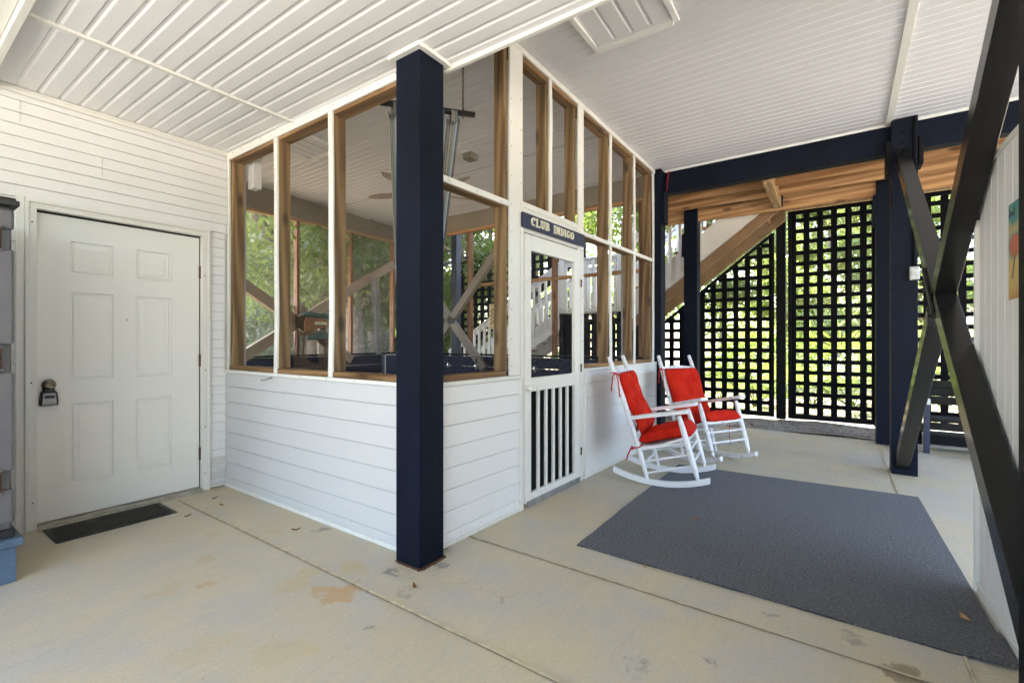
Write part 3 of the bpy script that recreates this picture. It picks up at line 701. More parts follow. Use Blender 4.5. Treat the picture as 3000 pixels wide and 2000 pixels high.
# mid rails
RB((1.93, 2.645, -.014, .002, 2.160, 2.20), (2.80, 3.625, -.014, .002, 2.195, 2.235)).build('mid_rail_trim', M['trim'], pc, .002)
RB((3.722, 5.47, -.0145, .002, 2.155, 2.19)).build('mid_rail_trim', M['trim'], pc, .002)
RB((1.93, 2.60, .003, .09, 2.155, 2.19), (3.722, 5.36, .003, .09, 2.15, 2.185), (2.83, 3.60, .003, .09, 2.19, 2.23)).build('mid_rail', M['stud_x'], pc, .002)
RB((2.80, 3.625, -.006, .03, 2.02, 2.195)).build('door_head', M['trim'], pc)
sc = MB(TR); sc.add([(U(1.93), .0025, .98), (U(2.645), .0025, .98), (U(2.645), .0025, 3.33), (U(1.93), .0025, 3.33)], [(0, 1, 2, 3)])
sc.add([(U(3.722), .0025, .98), (UE, .0025, .98), (UE, .0025, 3.22), (U(3.722), .0025, 3.27)], [(0, 1, 2, 3)])
sc.add([(U(2.80), .0025, 2.235), (U(3.625), .0025, 2.235), (U(3.625), .0025, 3.28), (U(2.80), .0025, 3.31)], [(0, 1, 2, 3)])
sc.build('insect_screen', M['screen'], pc)
# screen door
dl, dr = 2.805, 3.625; v0, v1 = -.036, -.006
sdm = RB((dl, dl+.075, v0, v1, .035, 2.0), (dr-.10, dr, v0, v1, .035, 2.0), (dl+.075, dr-.10, v0, v1, 1.885, 2.0), (dl+.075, dr-.10, v0, v1, .845, .945), (dl+.075, dr-.10, v0, v1, .035, .10))
sdoor = sdm.build('screen_door', M['trim'], pc, .003)
iw = (dr-.10)-(dl+.075)
for k in range(5):
    x = dl+.075+iw*(k+1)/6.0
    RB((x-.013, x+.013, v0+.004, v1-.006, .10, .845)).build('spindle', M['trim'], sdoor, .002)
m = MB(TR); m.add([(U(dl+.07), -.012, .95), (U(dr-.1), -.012, .95), (U(dr-.1), -.012, 1.89), (U(dl+.07), -.012, 1.89)], [(0, 1, 2, 3)]); m.build('door_screen', M['screen'], sdoor)
m = MB(TR); m.add([(U(dl+.07), -.0105, .08), (U(dr-.1), -.0105, .08), (U(dr-.1), -.0105, .86), (U(dl+.07), -.0105, .86)], [(0, 1, 2, 3)]); m.build('shaded_screen', M['screen_dark'], sdoor)
RB((dl+.01, dr-.01, v0-.004, v0, .004, .050)).build('kick_plate', M['alu'], sdoor, .001)
for z in (1.72, .99, .27):
    RB((dr-.022, dr+.022, v0-.006, v0-.001, z-.035, z+.035)).build('hinge', M['trim'], sdoor)
    RB((dr-.012, dr+.004, v0-.012, v0-.006, z-.036, z+.03), (dr+.004, dr+.012, v0-.010, v0-.006, z+.01, z+.026)).build('hinge_rust', M['rust'], sdoor)
for dx, rr in ((.018, .020), (.065, .022)):
    kk = MB(TR); kk.lathe([(.001, 0), (.012, -.001), (.010, -.012), (.010, -.022), (rr, -.028), (rr+.003, -.038), (rr, -.048), (.004, -.054)], (U(dl+dx), v0, .875), 1, 16); kk.build('porcelain_knob', M['ceramic'], sdoor, smooth=True)
# sign
sg = thing('name_sign', 'navy board sign with cream letters reading CLUB INDIGO above the screen door', 'sign', (3.2, 1.83, 2.1))
RB((2.775, 3.700, -.038, -.017, 2.045, 2.150)).build('board', M['sign'], sg, .002)
def letters(text, u0, z0, hgt, wd, gap, v, mat, parent, word_gap):
    """slab-serif letters from strokes; each letter is one mesh"""
    u = u0
    st = .0125
    for ch in text:
        if ch == ' ': u += word_gap; continue
        m = MB(TR)
        def V(x, a=0, b=1): m.box(u+x-st/2, u+x+st/2, v-.009, v, z0+hgt*a, z0+hgt*b)
        def S(x, a, w_=.026): m.box(u+x-w_/2, u+x+w_/2, v-.0085, v, z0+hgt*a-.0045, z0+hgt*a+.0045)
        def arc(cx, cz, rx, rz, t0, t1, n=12, tw=st):
            pts = [(cx+rx*math.cos(t0+(t1-t0)*i/n), cz+rz*math.sin(t0+(t1-t0)*i/n)) for i in range(n+1)]
            vs = []; 
            for i, (a, b) in enumerate(pts):
                t = t0+(t1-t0)*i/n; k = tw*(.30+.32*abs(math.cos(t))); nx_, nz_ = math.cos(t), math.sin(t)
                for s_, d_ in ((-1, 0), (1, 0), (1, 1), (-1, 1)): vs.append((u+a+nx_*k*s_, v-.009*d_, z0+b+nz_*k*s_))
            fs = [(4*i+j, 4*i+(j+1) % 4, 4*i+4+(j+1) % 4, 4*i+4+j) for i in range(n) for j in range(4)]+[(3, 2, 1, 0), (4*n, 4*n+1, 4*n+2, 4*n+3)]
            m.add(vs, fs)
        w_ = wd; h = hgt; P = math.pi
        if ch == 'I': w_ = st*1.8; V(w_/2); S(w_/2, .07); S(w_/2, .93)
        elif ch == 'L': V(st*.8); S(st*.8, .07); S(st*.8, .93); m.box(u+st, u+w_*.86, v-.0085, v, z0, z0+.009); m.box(u+w_*.8, u+w_*.9, v-.0085, v, z0, z0+h*.3); w_ *= .92
        elif ch == 'C': arc(w_*.52, h*.5, w_*.36, h*.43, P*.28, P*1.72); m.box(u+w_*.74, u+w_*.86, v-.0085, v, z0+h*.66, z0+h*.98)
        elif ch == 'G': arc(w_*.52, h*.5, w_*.36, h*.43, P*.28, P*1.80); m.box(u+w_*.70, u+w_*.88, v-.0085, v, z0+h*.08, z0+h*.46); m.box(u+w_*.54, u+w_*.96, v-.0088, v, z0+h*.42, z0+h*.52); m.box(u+w_*.74, u+w_*.86, v-.0085, v, z0+h*.66, z0+h*.98)
        elif ch == 'O': arc(w_*.5, h*.5, w_*.36, h*.43, 0, 2*P, 20)
        elif ch == 'U': V(w_*.22, .3); V(w_*.78, .3); S(w_*.22, .93, .024); S(w_*.78, .93, .022); arc(w_*.5, h*.34, w_*.28, h*.27, P, 2*P)
        elif ch == 'B': V(w_*.25); m.box(u, u+w_*.3, v-.0085, v, z0, z0+.009); m.box(u, u+w_*.3, v-.0085, v, z0+h-.009, z0+h); arc(w_*.45, h*.735, w_*.30, h*.20, -P/2, P/2); arc(w_*.45, h*.275, w_*.36, h*.215, -P/2, P/2); m.box(u+w_*.2, u+w_*.5, v-.0086, v, z0+h*.47, z0+h*.56)
        elif ch == 'D': V(w_*.25); m.box(u, u+w_*.45, v-.0085, v, z0, z0+.009); m.box(u, u+w_*.45, v-.0085, v, z0+h-.009, z0+h); arc(w_*.40, h*.5, w_*.42, h*.43, -P/2, P/2)
        elif ch == 'N': V(w_*.2); V(w_*.84); S(w_*.2, .07, .024); S(w_*.2, .93, .022); S(w_*.84, .93, .024); m.add([(u+w_*.08, v-.0088, z0+h), (u+w_*.34, v-.0088, z0+h), (u+w_*.96, v-.0088, z0), (u+w_*.70, v-.0088, z0), (u+w_*.08, v, z0+h), (u+w_*.34, v, z0+h), (u+w_*.96, v, z0), (u+w_*.70, v, z0)], [(0,1,2,3),(7,6,5,4),(0,4,5,1),(1,5,6,2),(2,6,7,3),(3,7,4,0)])
        m.build('letter', mat, parent)
        u += w_+gap
letters('CLUB INDIGO', U(2.868), 2.068, .062, .057, .0085, -.0385, M['cream'], sg, .055)

# ------------------------------------------------------------ porch far walls (seen through the screens)
YF, XF = 6.45, 5.60
for (xa, xb) in ((1.97, 3.74), (3.74, 5.6)):
    pass
MB().box(1.97, XF+.1, YF, YF+.10, 3.03, 3.36).build('far_beam', M['taupe'], pc)
MB().box(1.97, XF+.1, YF+.02, YF+.09, 2.985, 3.03).build('far_header', M['pine_x'], pc)
MB().box(XF, XF+.10, 1.88, YF, 3.0, 3.30).build('far_beam', M['taupe'], pc)
MB().box(XF+.02, XF+.09, 1.88, YF, 2.955, 3.0).build('far_header', M['pine_y'], pc)
for x in (2.15, 2.95, 3.80, 4.72, 5.6): MB().box(x-.045, x+.0, YF+.0, YF+.09, 1.0, 2.985).build('far_stud', M['pine_z'], pc, .002)
for y in (4.76, 3.22, 2.54, 5.6, 1.98): MB().box(XF, XF+.09, y-.05, y+.0, 1.0, 2.955).build('far_stud', M['pine_z'], pc, .002)
MB().box(XF+.015, XF+.08, 1.9, 4.71, 2.075, 2.118).build('far_mid_rail', M['pine_y'], pc)
fl_ = MB(); fl2 = MB()
for k in range(6):
    z0 = .02+k*.162; fl_.box(1.97, XF, YF-.01, YF+.03, z0, z0+.152); fl2.box(XF-.01, XF+.03, 1.9, YF-.02, z0, z0+.152)
fl_.build('far_low_wall', M['navy_board'], pc, .003); fl2.build('far_low_wall', M['navy_board'], pc, .003)
MB().box(1.97, XF+.1, YF-.03, YF+.11, .995, 1.02).box(XF-.03, XF+.11, 1.9, YF-.03, .995, 1.02).build('far_cap', M['black'], pc, .002)
sc = MB(); sc.add([(1.97, YF+.05, 1.0), (XF, YF+.05, 1.0), (XF, YF+.05, 3.0), (1.97, YF+.05, 3.0)], [(0, 1, 2, 3)]); sc.build('insect_screen', M['screen_haze'], pc)
sc = MB(); sc.add([(XF+.05, 1.9, 1.0), (XF+.05, YF, 1.0), (XF+.05, YF, 2.97), (XF+.05, 1.9, 2.97)], [(0, 1, 2, 3)]); sc.build('insect_screen', M['screen'], pc)
# braces inside
cb = thing('cross_brace', 'brown X brace behind the far screen wall on the tree side', 'brace', (3.95, YF-.1, 1.5))
MB().beam((2.0, YF-.10, 2.57), (4.60, YF-.10, .92), .09, .14).build('brace_board', M['brace_taupe'], cb, .003)
MB().beam((2.5, YF-.101, .74), (5.45, YF-.101, 2.57), .088, .14).build('brace_board', M['brace_taupe'], cb, .003)
MB().beam((3.80, YF-.15, 1.52), (4.10, YF-.15, 1.44), .006, .1).build('plate', M['dkmetal'], cb)
cb = thing('cross_brace', 'taupe X brace on the far end screen wall, left of the chessboard', 'brace', (XF-.1, 5.0, 1.5))
MB().beam((XF-.08, 5.75, .74), (XF-.08, 3.85, 2.86), .08, .115).build('brace_board', M['taupe'], cb, .003)
MB().beam((XF-.081, 6.2, 2.86), (XF-.081, 4.35, .80), .078, .115).build('brace_board', M['taupe'], cb, .003)
MB().box(XF-.125, XF-.12, 4.92, 5.06, 1.50, 1.58).build('plate', M['dkmetal'], cb)
post(5.98, 5.33, 3.2, 'indigo timber post, coloured as lit, outside the far porch screen', mat='lit_indigo', s=.12)
# ------------------------------------------------------------ porch furnishings
wf = thing('wall_lantern', 'white box fixture high on the inner house wall behind the first stud', 'fixture', (2.0, 4.11, 2.6))
MB().box(1.975, 2.045, 4.06, 4.16, 2.53, 2.80).build('housing', M['trim'], wf, .004)
MB().box(1.972, 2.05, 4.05, 4.17, 2.79, 2.815).build('cap', M['trim'], wf, .003)
vb = thing('vent_box', 'small grey vent box fixed under the porch ceiling right of the curtain', 'vent', (3.95, 3.33, 3.3))
MB().box(3.90, 4.02, 3.26, 3.38, 3.235, 3.30).build('housing', M['taupe'], vb, .006)
MB().box(3.88, 4.04, 3.24, 3.40, 3.3005, 3.318).build('flange', M['trim'], vb, .002)
fn = thing('ceiling_fan', 'ceiling fan with brown blades under the porch ceiling, partly behind the corner post', 'fan', (3.9, 3.9, 3.3))
FX, FY, FZ = 3.9, 3.9, 2.95
MB().lathe([(.07, 3.31), (.06, 3.25), (.015, 3.24), (.015, 3.06), (.06, 3.05), (.10, 3.02), (.10, 2.94), (.06, 2.90), (.03, 2.88)], (FX, FY, 0), 2, 20).build('motor', M['taupe'], fn, smooth=True)
for k in range(5):
    a = R_(115+72*k); ca, sa = math.cos(a), math.sin(a)
    T = Matrix.Translation((FX, FY, FZ)) @ Matrix.Rotation(a, 4, 'Z') @ Matrix.Rotation(R_(12), 4, 'X')
    m = MB(T); m.add([(.14, -.035, 0), (.62, -.062, 0), (.72, -.048, 0), (.775, -.01, 0), (.72, .03, 0), (.60, .055, 0), (.14, .035, 0)]+[(.14, -.035, .008), (.62, -.062, .008), (.72, -.048, .008), (.775, -.01, .008), (.72, .03, .008), (.60, .055, .008), (.14, .035, .008)],
        [tuple(range(6, -1, -1)), tuple(range(7, 14))]+[(i, (i+1) % 7, 7+(i+1) % 7, 7+i) for i in range(7)])
    b = m.build('blade', M['fanwood'], fn)
    MB(T).box(.07, .2, -.012, .012, -.006, 0).build('bracket', M['dkmetal'], b)
# curtain on a hanging pipe
cr = thing('curtain_rod', 'dark pipe rod hung on chains behind the big corner post', 'curtain rod', (2.45, 2.45, 2.95))
PA, PB = Vector((2.16, 2.64, 2.90)), Vector((2.79, 2.30, 2.985))
PB = Vector((2.789, 2.30, 2.982)); PA = Vector((2.12, 2.60, 2.885))
MB().tube([PA, PB], .022, 12).build('pipe', M['dkmetal'], cr, smooth=True)
def chain(p0, p1, parent):
    p0 = Vector(p0); p1 = Vector(p1); L = (p1-p0).length; n = int(L/.022); m = MB()
    for i in range(n):
        c = p0.lerp(p1, (i+.5)/n); rot = i % 2
        pts = []
        for j in range(9):
            t = 2*math.pi*j/8; a = math.cos(t)*.008; b = math.sin(t)*.016
            pts.append(c+(Vector((a, 0, b)) if rot else Vector((0, a, b))))
        m.tube(pts, .0022, 5, False)
    return m.build('chain', M['rust'], parent)
chain(PA.lerp(PB, .05)+Vector((0, 0, .01)), PA.lerp(PB, .05)+Vector((0, 0, .42)), cr)
ce = PA.lerp(PB, .87); chain(ce+Vector((0, 0, -.035)), (ce.x, ce.y, bead_z(2.7)-.0), cr)
def curtain(name, top0, top1, bot0, bot1, ztop, zbot, folds, depth, mat, label, tie=None, tabs=True, seed=1):
    t = thing(name, label, 'curtain', (top0[0], top0[1], zbot)); rnd = random.Random(seed)
    nu, nv = folds*8, 30; m = MB(); uv = []
    t0 = Vector(top0); t1 = Vector(top1); b0 = Vector(bot0); b1 = Vector(bot1); d = (t1-t0).normalized(); nr = Vector((-d.y, d.x, 0)).normalized()
    ph = [rnd.uniform(-.6, .6) for _ in range(folds+2)]
    for j in range(nv+1):
        v = j/nv; s = v
        if tie is not None: s = min(1, (v/tie))**.8 if v < tie else 1-.35*(v-tie)/(1-tie)
        A = t0.lerp(b0, s); B = t1.lerp(b1, s)
        for i in range(nu+1):
            u = i/nu; p = A.lerp(B, u); k = u*folds
            off = math.sin(k*2*math.pi+ph[int(k)]*v)*depth*(1-.35*s)+math.sin(k*4.1+v*2)*depth*.3
            z = ztop+(top1[2]-top0[2])*u*0+(zbot-ztop)*v
            zt = top0[2]+(top1[2]-top0[2])*u
            z = zt+(zbot-zt)*v
            q = p+nr*off; m.v.append((q.x, q.y, z)); uv.append((u, v))
    m.f = [(j*(nu+1)+i, j*(nu+1)+i+1, (j+1)*(nu+1)+i+1, (j+1)*(nu+1)+i) for j in range(nv) for i in range(nu)]; m.uv = uv
    o = m.build('cloth', mat, t, smooth=True); md = o.modifiers.new('thick', 'SOLIDIFY'); md.thickness = .003
    if tabs:
        for k in range(folds):
            c = t0.lerp(t1, (k+.5)/folds); c.z = top0[2]+(top1[2]-top0[2])*(k+.5)/folds; pts = []
            w_ = d*.026; m = MB(); uvs = []
            prof = [(-.027, -.03), (-.027, .03), (-.024, .058), (0, .072), (.024, .058), (.027, .03), (.027, -.03)]
            for a, b in prof:
                for s in (-1, 1): q = c+nr*a+w_*s; m.v.append((q.x, q.y, c.z+b)); uvs.append(((k+.5+s*.3)/folds, .0))
            m.f = [(2*i, 2*i+1, 2*i+3, 2*i+2) for i in range(len(prof)-1)]; m.uv = uvs
            o2 = m.build('tab', mat, t, smooth=True); md = o2.modifiers.new('thick', 'SOLIDIFY'); md.thickness = .003
    return t
dz = -.055
c0 = PA.lerp(PB, .08); c1 = PA.lerp(PB, .84)
curtain('striped_curtain', (c0.x, c0.y, c0.z+dz), (c1.x, c1.y, c1.z+dz), (c0.x+.10, c0.y-.02, 0), (c1.x-.215, c1.y+.13, 0), 2.9, .95, 5, .034, M['curtain'],
        'blue and white striped tab curtain gathered behind the big corner post')
curtain('grey_curtain', (5.08, 1.98, 2.62), (5.30, 1.96, 2.62), (5.07, 1.99, 0), (5.28, 1.97, 0), 2.6, 1.0, 4, .022, M['grey_curtain'],
        'grey gathered curtain behind the last screened bay beside the far post', tabs=False, seed=3)
curtain('grey_curtain', (4.93, 6.27, 2.27), (5.08, 6.27, 2.3), (5.05, 6.27, 0), (5.15, 6.27, 0), 2.3, 1.0, 3, .02, M['grey_curtain'],
        'small grey curtain at the far tree-side screen left of the corner post', tabs=False, seed=5)
# chessboard
cbd = thing('game_board', 'tan and brown chessboard hung on the far end screen of the porch', 'game board', (5.42, 4.02, 1.58))
bx = 5.42; by0, by1, bz0, bz1 = 3.90, 4.18, 1.40, 1.765
MB().box(bx, bx+.012, by0, by1, bz0, bz1).build('board', M['board_l'], cbd, .002)
m = MB(); q = (by1-by0-.05)/8; qz = (bz1-bz0-.12)/8
for i in range(8):
    for j in range(8):
        if (i+j) % 2: m.box(bx-.002, bx, by0+.025+i*q, by0+.025+(i+1)*q, bz0+.06+j*qz, bz0+.06+(j+1)*qz)
m.build('squares', M['board_d'], cbd)
m = MB()
for zz_ in (bz1-.03, bz0+.02):
    for i in range(9): m.box(bx-.002, bx, by0+.03+i*.026, by0+.045+i*.026, zz_, zz_+.012)
m.build('border_marks', M['board_d'], cbd)
# string light along the far rail
stl = thing('string_light', 'black string light cord with clear bulbs along the far rail', 'string light', (5.4, 4.4, .95))
pts = []
by = [5.02, 4.45, 3.9, 3.40]
for a, b in zip([5.5]+by, by+[2.9]):
    for i in range(5): t = i/5; pts.append((5.45, a+(b-a)*t, .985-.03*math.sin(math.pi*t)))
MB().tube(pts, .004, 6).build('cord', M['cable'], stl)
for y in by:
    s_ = MB().lathe([(.012, .96), (.014, .90), (.012, .885)], (5.45, y, 0), 2, 10).build('socket', M['cable'], stl)
    MB().lathe([(.011, .885), (.024, .86), (.030, .83), (.024, .80), (.006, .785)], (5.45, y, 0), 2, 12).build('bulb', M['bulb'], stl, smooth=True)
# hanging whisk broom on far stud
bh = thing('hand_brush', 'black whisk brush hanging over the far rail beside the string light bulbs', 'brush', (5.42, 4.12, .9))
MB().tube([(5.40, 4.06, 1.06), (5.40, 4.09, 1.0), (5.41, 4.12, .95)], [.008, .012, .02], 8).build('handle', M['cable'], bh)
m = MB(); rnd = random.Random(5)
for i in range(30): m.tube([(5.41, 4.12+rnd.uniform(-.015, .015), .95), (5.40+rnd.uniform(-.02, .02), 4.16+rnd.uniform(-.05, .06), .80+rnd.uniform(-.02, .02))], .002, 4)
m.build('bristle', M['cable'], bh)
# net with carved alligator
nt_ = thing('fishing_net', 'brown fishing net draped on the far tree-side screen in the second bay', 'net', (3.9, 6.25, 1.2))
def netpatch(f, nu, nv):
    m = MB()
    P = [[Vector(f(i/nu, j/nv)) for i in range(nu+1)] for j in range(nv+1)]
    for j in range(nv):
        for i in range(nu):
            if (i+j) % 2 == 0:
                m.beam(P[j][i], P[j+1][i+1], .007, .006, (0, 1, 0)); 
            else:
                m.beam(P[j+1][i], P[j][i+1], .007, .006, (0, 1, 0))
    return m
netpatch(lambda u, v: (3.60+.22*u*(1-.2*v)+.02*math.sin(v*7)+.04*v, 6.27+.02*math.sin(u*9), 1.72-1.1*v), 14, 56).build('net_drape', M['net'], nt_)
netpatch(lambda u, v: (4.02+.24*u*(.35+.75*v)-.02*v, 6.28+.02*math.sin(u*9+v*3), 1.50-.9*v), 14, 46).build('net_drape', M['net'], nt_)
netpatch(lambda u, v: (3.80+.4*u, 6.29, .98-.20*v-.10*math.sin(math.pi*u)), 18, 12).build('net_drape', M['net'], nt_)
al = thing('carved_ornament', 'carved green and orange animal head ornament hung on the fishing net', 'ornament', (3.9, 6.2, 1.5))
m = MB(); m.tube([(3.70, 6.2, 1.60), (3.76, 6.19, 1.615), (3.85, 6.18, 1.60), (3.95, 6.18, 1.59), (4.03, 6.18, 1.60), (4.09, 6.19, 1.57), (4.12, 6.19, 1.54)], [.02, .04, .035, .032, .042, .03, .012], 10); m.build('upper_head', M['carve_g'], al, smooth=True)
m = MB(); m.prism([(3.72, 1.36), (3.80, 1.32), (3.92, 1.40), (4.05, 1.42), (4.09, 1.50), (4.03, 1.56), (3.74, 1.56), (3.71, 1.48)], 1, 6.17, 6.21); m.build('jaw', M['carve_o'], al, .006)
m = MB(); m.prism([(3.74, 1.23), (4.06, 1.26), (4.07, 1.35), (3.90, 1.345), (3.78, 1.31)], 1, 6.16, 6.20); m.build('lower_board', M['carve_g'], al, .004)
m = MB()
for i in range(9): m.box(3.86+i*.022, 3.875+i*.022, 6.155, 6.17, 1.46, 1.50)
m.build('teeth', M['cream'], al)
# patio chair inside
ch = thing('patio_chair', 'navy upholstered patio chair with pale piping inside the porch left of the corner post', 'chair', (4.3, 5.4, 0))
MB().box(4.18, 4.62, 5.26, 5.34, .45, 1.02).build('backrest', M['sign'], ch, .02, seg=2)
MB().tube([(4.18, 5.25, .45), (4.18, 5.25, 1.01), (4.20, 5.25, 1.025), (4.60, 5.25, 1.025), (4.62, 5.25, 1.01), (4.62, 5.25, .45)], .006, 6).build('piping', M['trim'], ch)
MB().box(4.17, 4.63, 5.34, 5.82, .38, .48).build('seat', M['sign'], ch, .02, seg=2)
for a, b in ((4.2, 5.3), (4.6, 5.3), (4.2, 5.78), (4.6, 5.78)): MB().box(a-.02, a+.02, b-.02, b+.02, 0, .38).build('leg', M['dkmetal'], ch)

ch.location.x += .20

# ------------------------------------------------------------ big X brace on the right, partition wall, poster
xb = thing('cross_brace', 'large dark timber X brace between the outlet post and the right edge post', 'brace', (3.8, -.5, 1.5))
y0, y1 = -.47, -.565
def slab(x0, x1, fz, h, name):
    m = MB(); z0, z1 = fz(x0), fz(x1)
    m.add([(x0, y0, z0-h/2), (x1, y0, z1-h/2), (x1, y1, z1-h/2), (x0, y1, z0-h/2), (x0, y0, z0+h/2), (x1, y0, z1+h/2), (x1, y1, z1+h/2), (x0, y1, z0+h/2)],
          [(0,3,2,1),(4,5,6,7),(0,1,5,4),(1,2,6,5),(2,3,7,6),(3,0,4,7)])
    return m.build(name, M['brace_face'], xb, .003)
fa = lambda x: 1.756-.723*(x-3.299)-.063
fb = lambda x: 1.439+.755*(x-3.607)+.060
xc = 3.67
slab(1.94, 3.57, fa, .126, 'brace_board'); slab(3.75, 5.48, fa, .126, 'brace_board'); slab(1.94, 5.48, fb, .122, 'brace_board')
pl = MB(); pl.beam((3.50, -.463, 1.37), (3.84, -.463, 1.665), .012, .030, (0, 0, 1)); pl.build('steel_plate', M['dkmetal'], xb, .001)
for x, z in ((3.80, 1.572), (3.755, 1.535), (3.565, 1.395), (3.525, 1.36)):
    MB().lathe([(.017, 0), (.017, .014), (.008, .016), (.008, .024)], (x, -.468, z), 1, 6).build('bolt', M['dkmetal'], xb)
rwll = thing('partition_wall', 'white grooved board partition wall behind the X brace at the right edge', 'wall', (2.6, -.6, 0))
m = MB(); x = -1.0; 
while x < 3.10:
    x2 = min(x+.10, 3.118); m.box(x+.0035, x2-.0035, -.60, -.578, .055, 2.005); m.box(x-.0035, x+.0035, -.60, -.5815, .055, 2.005); x += .10
m.build('wall_board', mk_white('partition_paint', (.74, .74, .72), 2, .04, .55), rwll)
MB().box(-1, 3.12, -.64, -.602, 0, 2.0).build('wall_core', M['trim'], rwll)
MB().box(-1, 3.12, -.60, -.571, 0, .053).build('base_trim', M['trim'], rwll, .002)
MB().box(-1, 3.12, -.645, -.570, 2.006, 2.03).build('cap_trim', M['trim'], rwll, .002)
MB().box(3.119, 3.143, -.65, -.565, 0, 1.80).build('end_trim', M['trim'], rwll, .002)
# poster: generic beach umbrella painting
ps = thing('beach_poster', 'unframed beach umbrella poster tacked to the white partition wall', 'poster', (2.45, -.57, 1.4))
px0, px1, pz0, pz1 = 2.13, 2.64, 1.38, 1.755
PY = -.5765
def mk_poster():
    m = NT('poster_paint'); g = m.n('NewGeometry'); wn = m.n('TexNoise', {'Vector': g.outputs['Position'], 'Scale': 14.0, 'Detail': 3.0})
    s_ = m.n('SeparateXYZ', {0: g.outputs['Position']}); zz_ = m.math('ADD', s_.outputs[2], m.math('MULTIPLY', m.math('SUBTRACT', wn.outputs[0], .5), .09))
    f = m.n('MapRange', {'Value': zz_, 'From Min': 1.38, 'From Max': 1.755}).outputs[0]
    col = m.ramp(f, [(0, (.50, .27, .08)), (.14, (.58, .40, .13)), (.40, (.60, .46, .18)), (.52, (.10, .30, .28)), (.58, (.04, .10, .24)), (.66, (.20, .38, .30)), (.74, (.55, .42, .16)), (.82, (.07, .30, .27)), (1.0, (.05, .24, .22))])
    col = m.mix(m.ramp(m.noise(m.world(), 30, 3), [(.5, 0.0), (.7, .35)]), col, (.55, .30, .12)); m.set(color=col, rough=.55); return m.m
MB().box(px0, px1, PY-.001, PY+.0015, pz0, pz1).build('paper', mk_poster(), ps)
m = MB(); m.prism([(2.56+.062*math.cos(t), 1.585+.045*math.sin(t)) for t in [i*math.pi/8 for i in range(16)]], 1, PY+.0016, PY+.003); m.build('umbrella_top', plain('poster_coral', (.50, .14, .08), .5), ps)
MB().beam((2.55, PY+.0025, 1.56), (2.59, PY+.0025, 1.46), .0015, .006, (1, 0, 0)).build('umbrella_pole', M['carve_g'], ps)
m = MB(); 
for pts in ([(2.618, 1.735), (2.612, 1.715), (2.620, 1.702), (2.628, 1.712)], [(2.604, 1.722), (2.603, 1.705), (2.596, 1.704), (2.593, 1.722)], [(2.578, 1.722), (2.586, 1.716), (2.577, 1.708), (2.586, 1.702)], [(2.566, 1.734), (2.563, 1.704), (2.558, 1.702)], [(2.572, 1.724), (2.556, 1.724)]):
    m.tube([(a, PY+.0028, b) for a, b in pts], .0016, 5)
m.build('script_letters', M['sign'], ps)

# ------------------------------------------------------------ deck beyond the beam
dk = thing('wooden_deck', 'underside of the raised pine deck behind the dark beam', 'deck', (7, 0, 3.2))
for x in (6.22, 6.66): MB().box(x-.022, x+.022, -4.0, 1.95, 3.045, 3.28).build('joist', M['pine_y'], dk, .002)
MB().box(7.0, 7.04, -.43, 1.60, 2.945, 3.21).build('header', M['pine_y'], dk, .002)
MB().box(7.0, 7.04, 1.79, 2.4, 2.945, 3.21).build('header', M['pine_y'], dk, .002)
MB().box(7.0, 7.04, -4.0, -.61, 2.945, 3.21).build('header', M['pine_y'], dk, .002)
MB().box(7.042, 7.08, -4.0, 2.4, 3.06, 3.30).build('ledger', M['pine_y'], dk, .002)
m = MB()
for k in range(19): m.box(5.76+k*.142, 5.76+k*.142+.139, -4.5, 2.6 if k < 10 else .86, 3.285, 3.32)
m.build('deck_boards', M['deck_dark'], dk)
MB().box(5.80, 6.99, .555, .595, 2.965, 3.20).build('cross_joist', M['pine_x'], dk, .002)
MB().box(5.80, 6.99, .60, .64, 2.962, 3.20).build('cross_joist', M['pine_x'], dk, .002)
MB().box(6.97, 6.999, .535, .66, 2.98, 3.18).build('joist_hanger', M['dkmetal'], dk)
MB().box(7.2, 8.5, .80, .86, 3.05, 3.285).box(8.36, 8.44, -4.0, .80, 3.25, 3.285).build('rim_joist', M['pine_x'], dk)
up = thing('upper_sun_block', 'unseen slab of the upper storey, added above the stair and deck to block the sun', 'house', (7.5, 0, 5.9))
MB().box(5.0, 10.6, -5, 6.6, 5.9, 6.1).build('sun_block_slab', M['trim'], up)  # added out of view, sized to keep sun off the gravel and walkway
MB().box(1.9, 5.7, 6.55, 7.15, 3.30, 3.36).build('eave_board', M['trim'], up)
cmr = thing('security_camera', 'small white security camera under the deck joists', 'camera', (6.25, .42, 3.1))
MB().tube([(6.27, .38, 3.20), (6.25, .40, 3.13)], .012, 8).build('bracket', M['trim'], cmr)
o = MB().tube([(6.29, .36, 3.12), (6.22, .44, 3.09)], .032, 12).build('housing', M['trim'], cmr, smooth=False)
MB().tube([(6.22, .44, 3.09), (6.214, .447, 3.088)], .022, 12).build('lens', M['cable'], cmr)
wr = thing('cable', 'thin black cable sagging along the pine header under the deck', 'cable', (6.98, .8, 3.1))
MB().tube([(6.985, 1.58, 3.13), (6.985, 1.3, 3.115), (6.985, 1.05, 3.12), (6.985, .85, 3.17), (6.985, .62, 3.205), (6.985, .3, 3.19), (6.985, -.1, 3.20), (6.985, -.42, 3.215)], .005, 6).build('cable_run', M['cable'], wr)

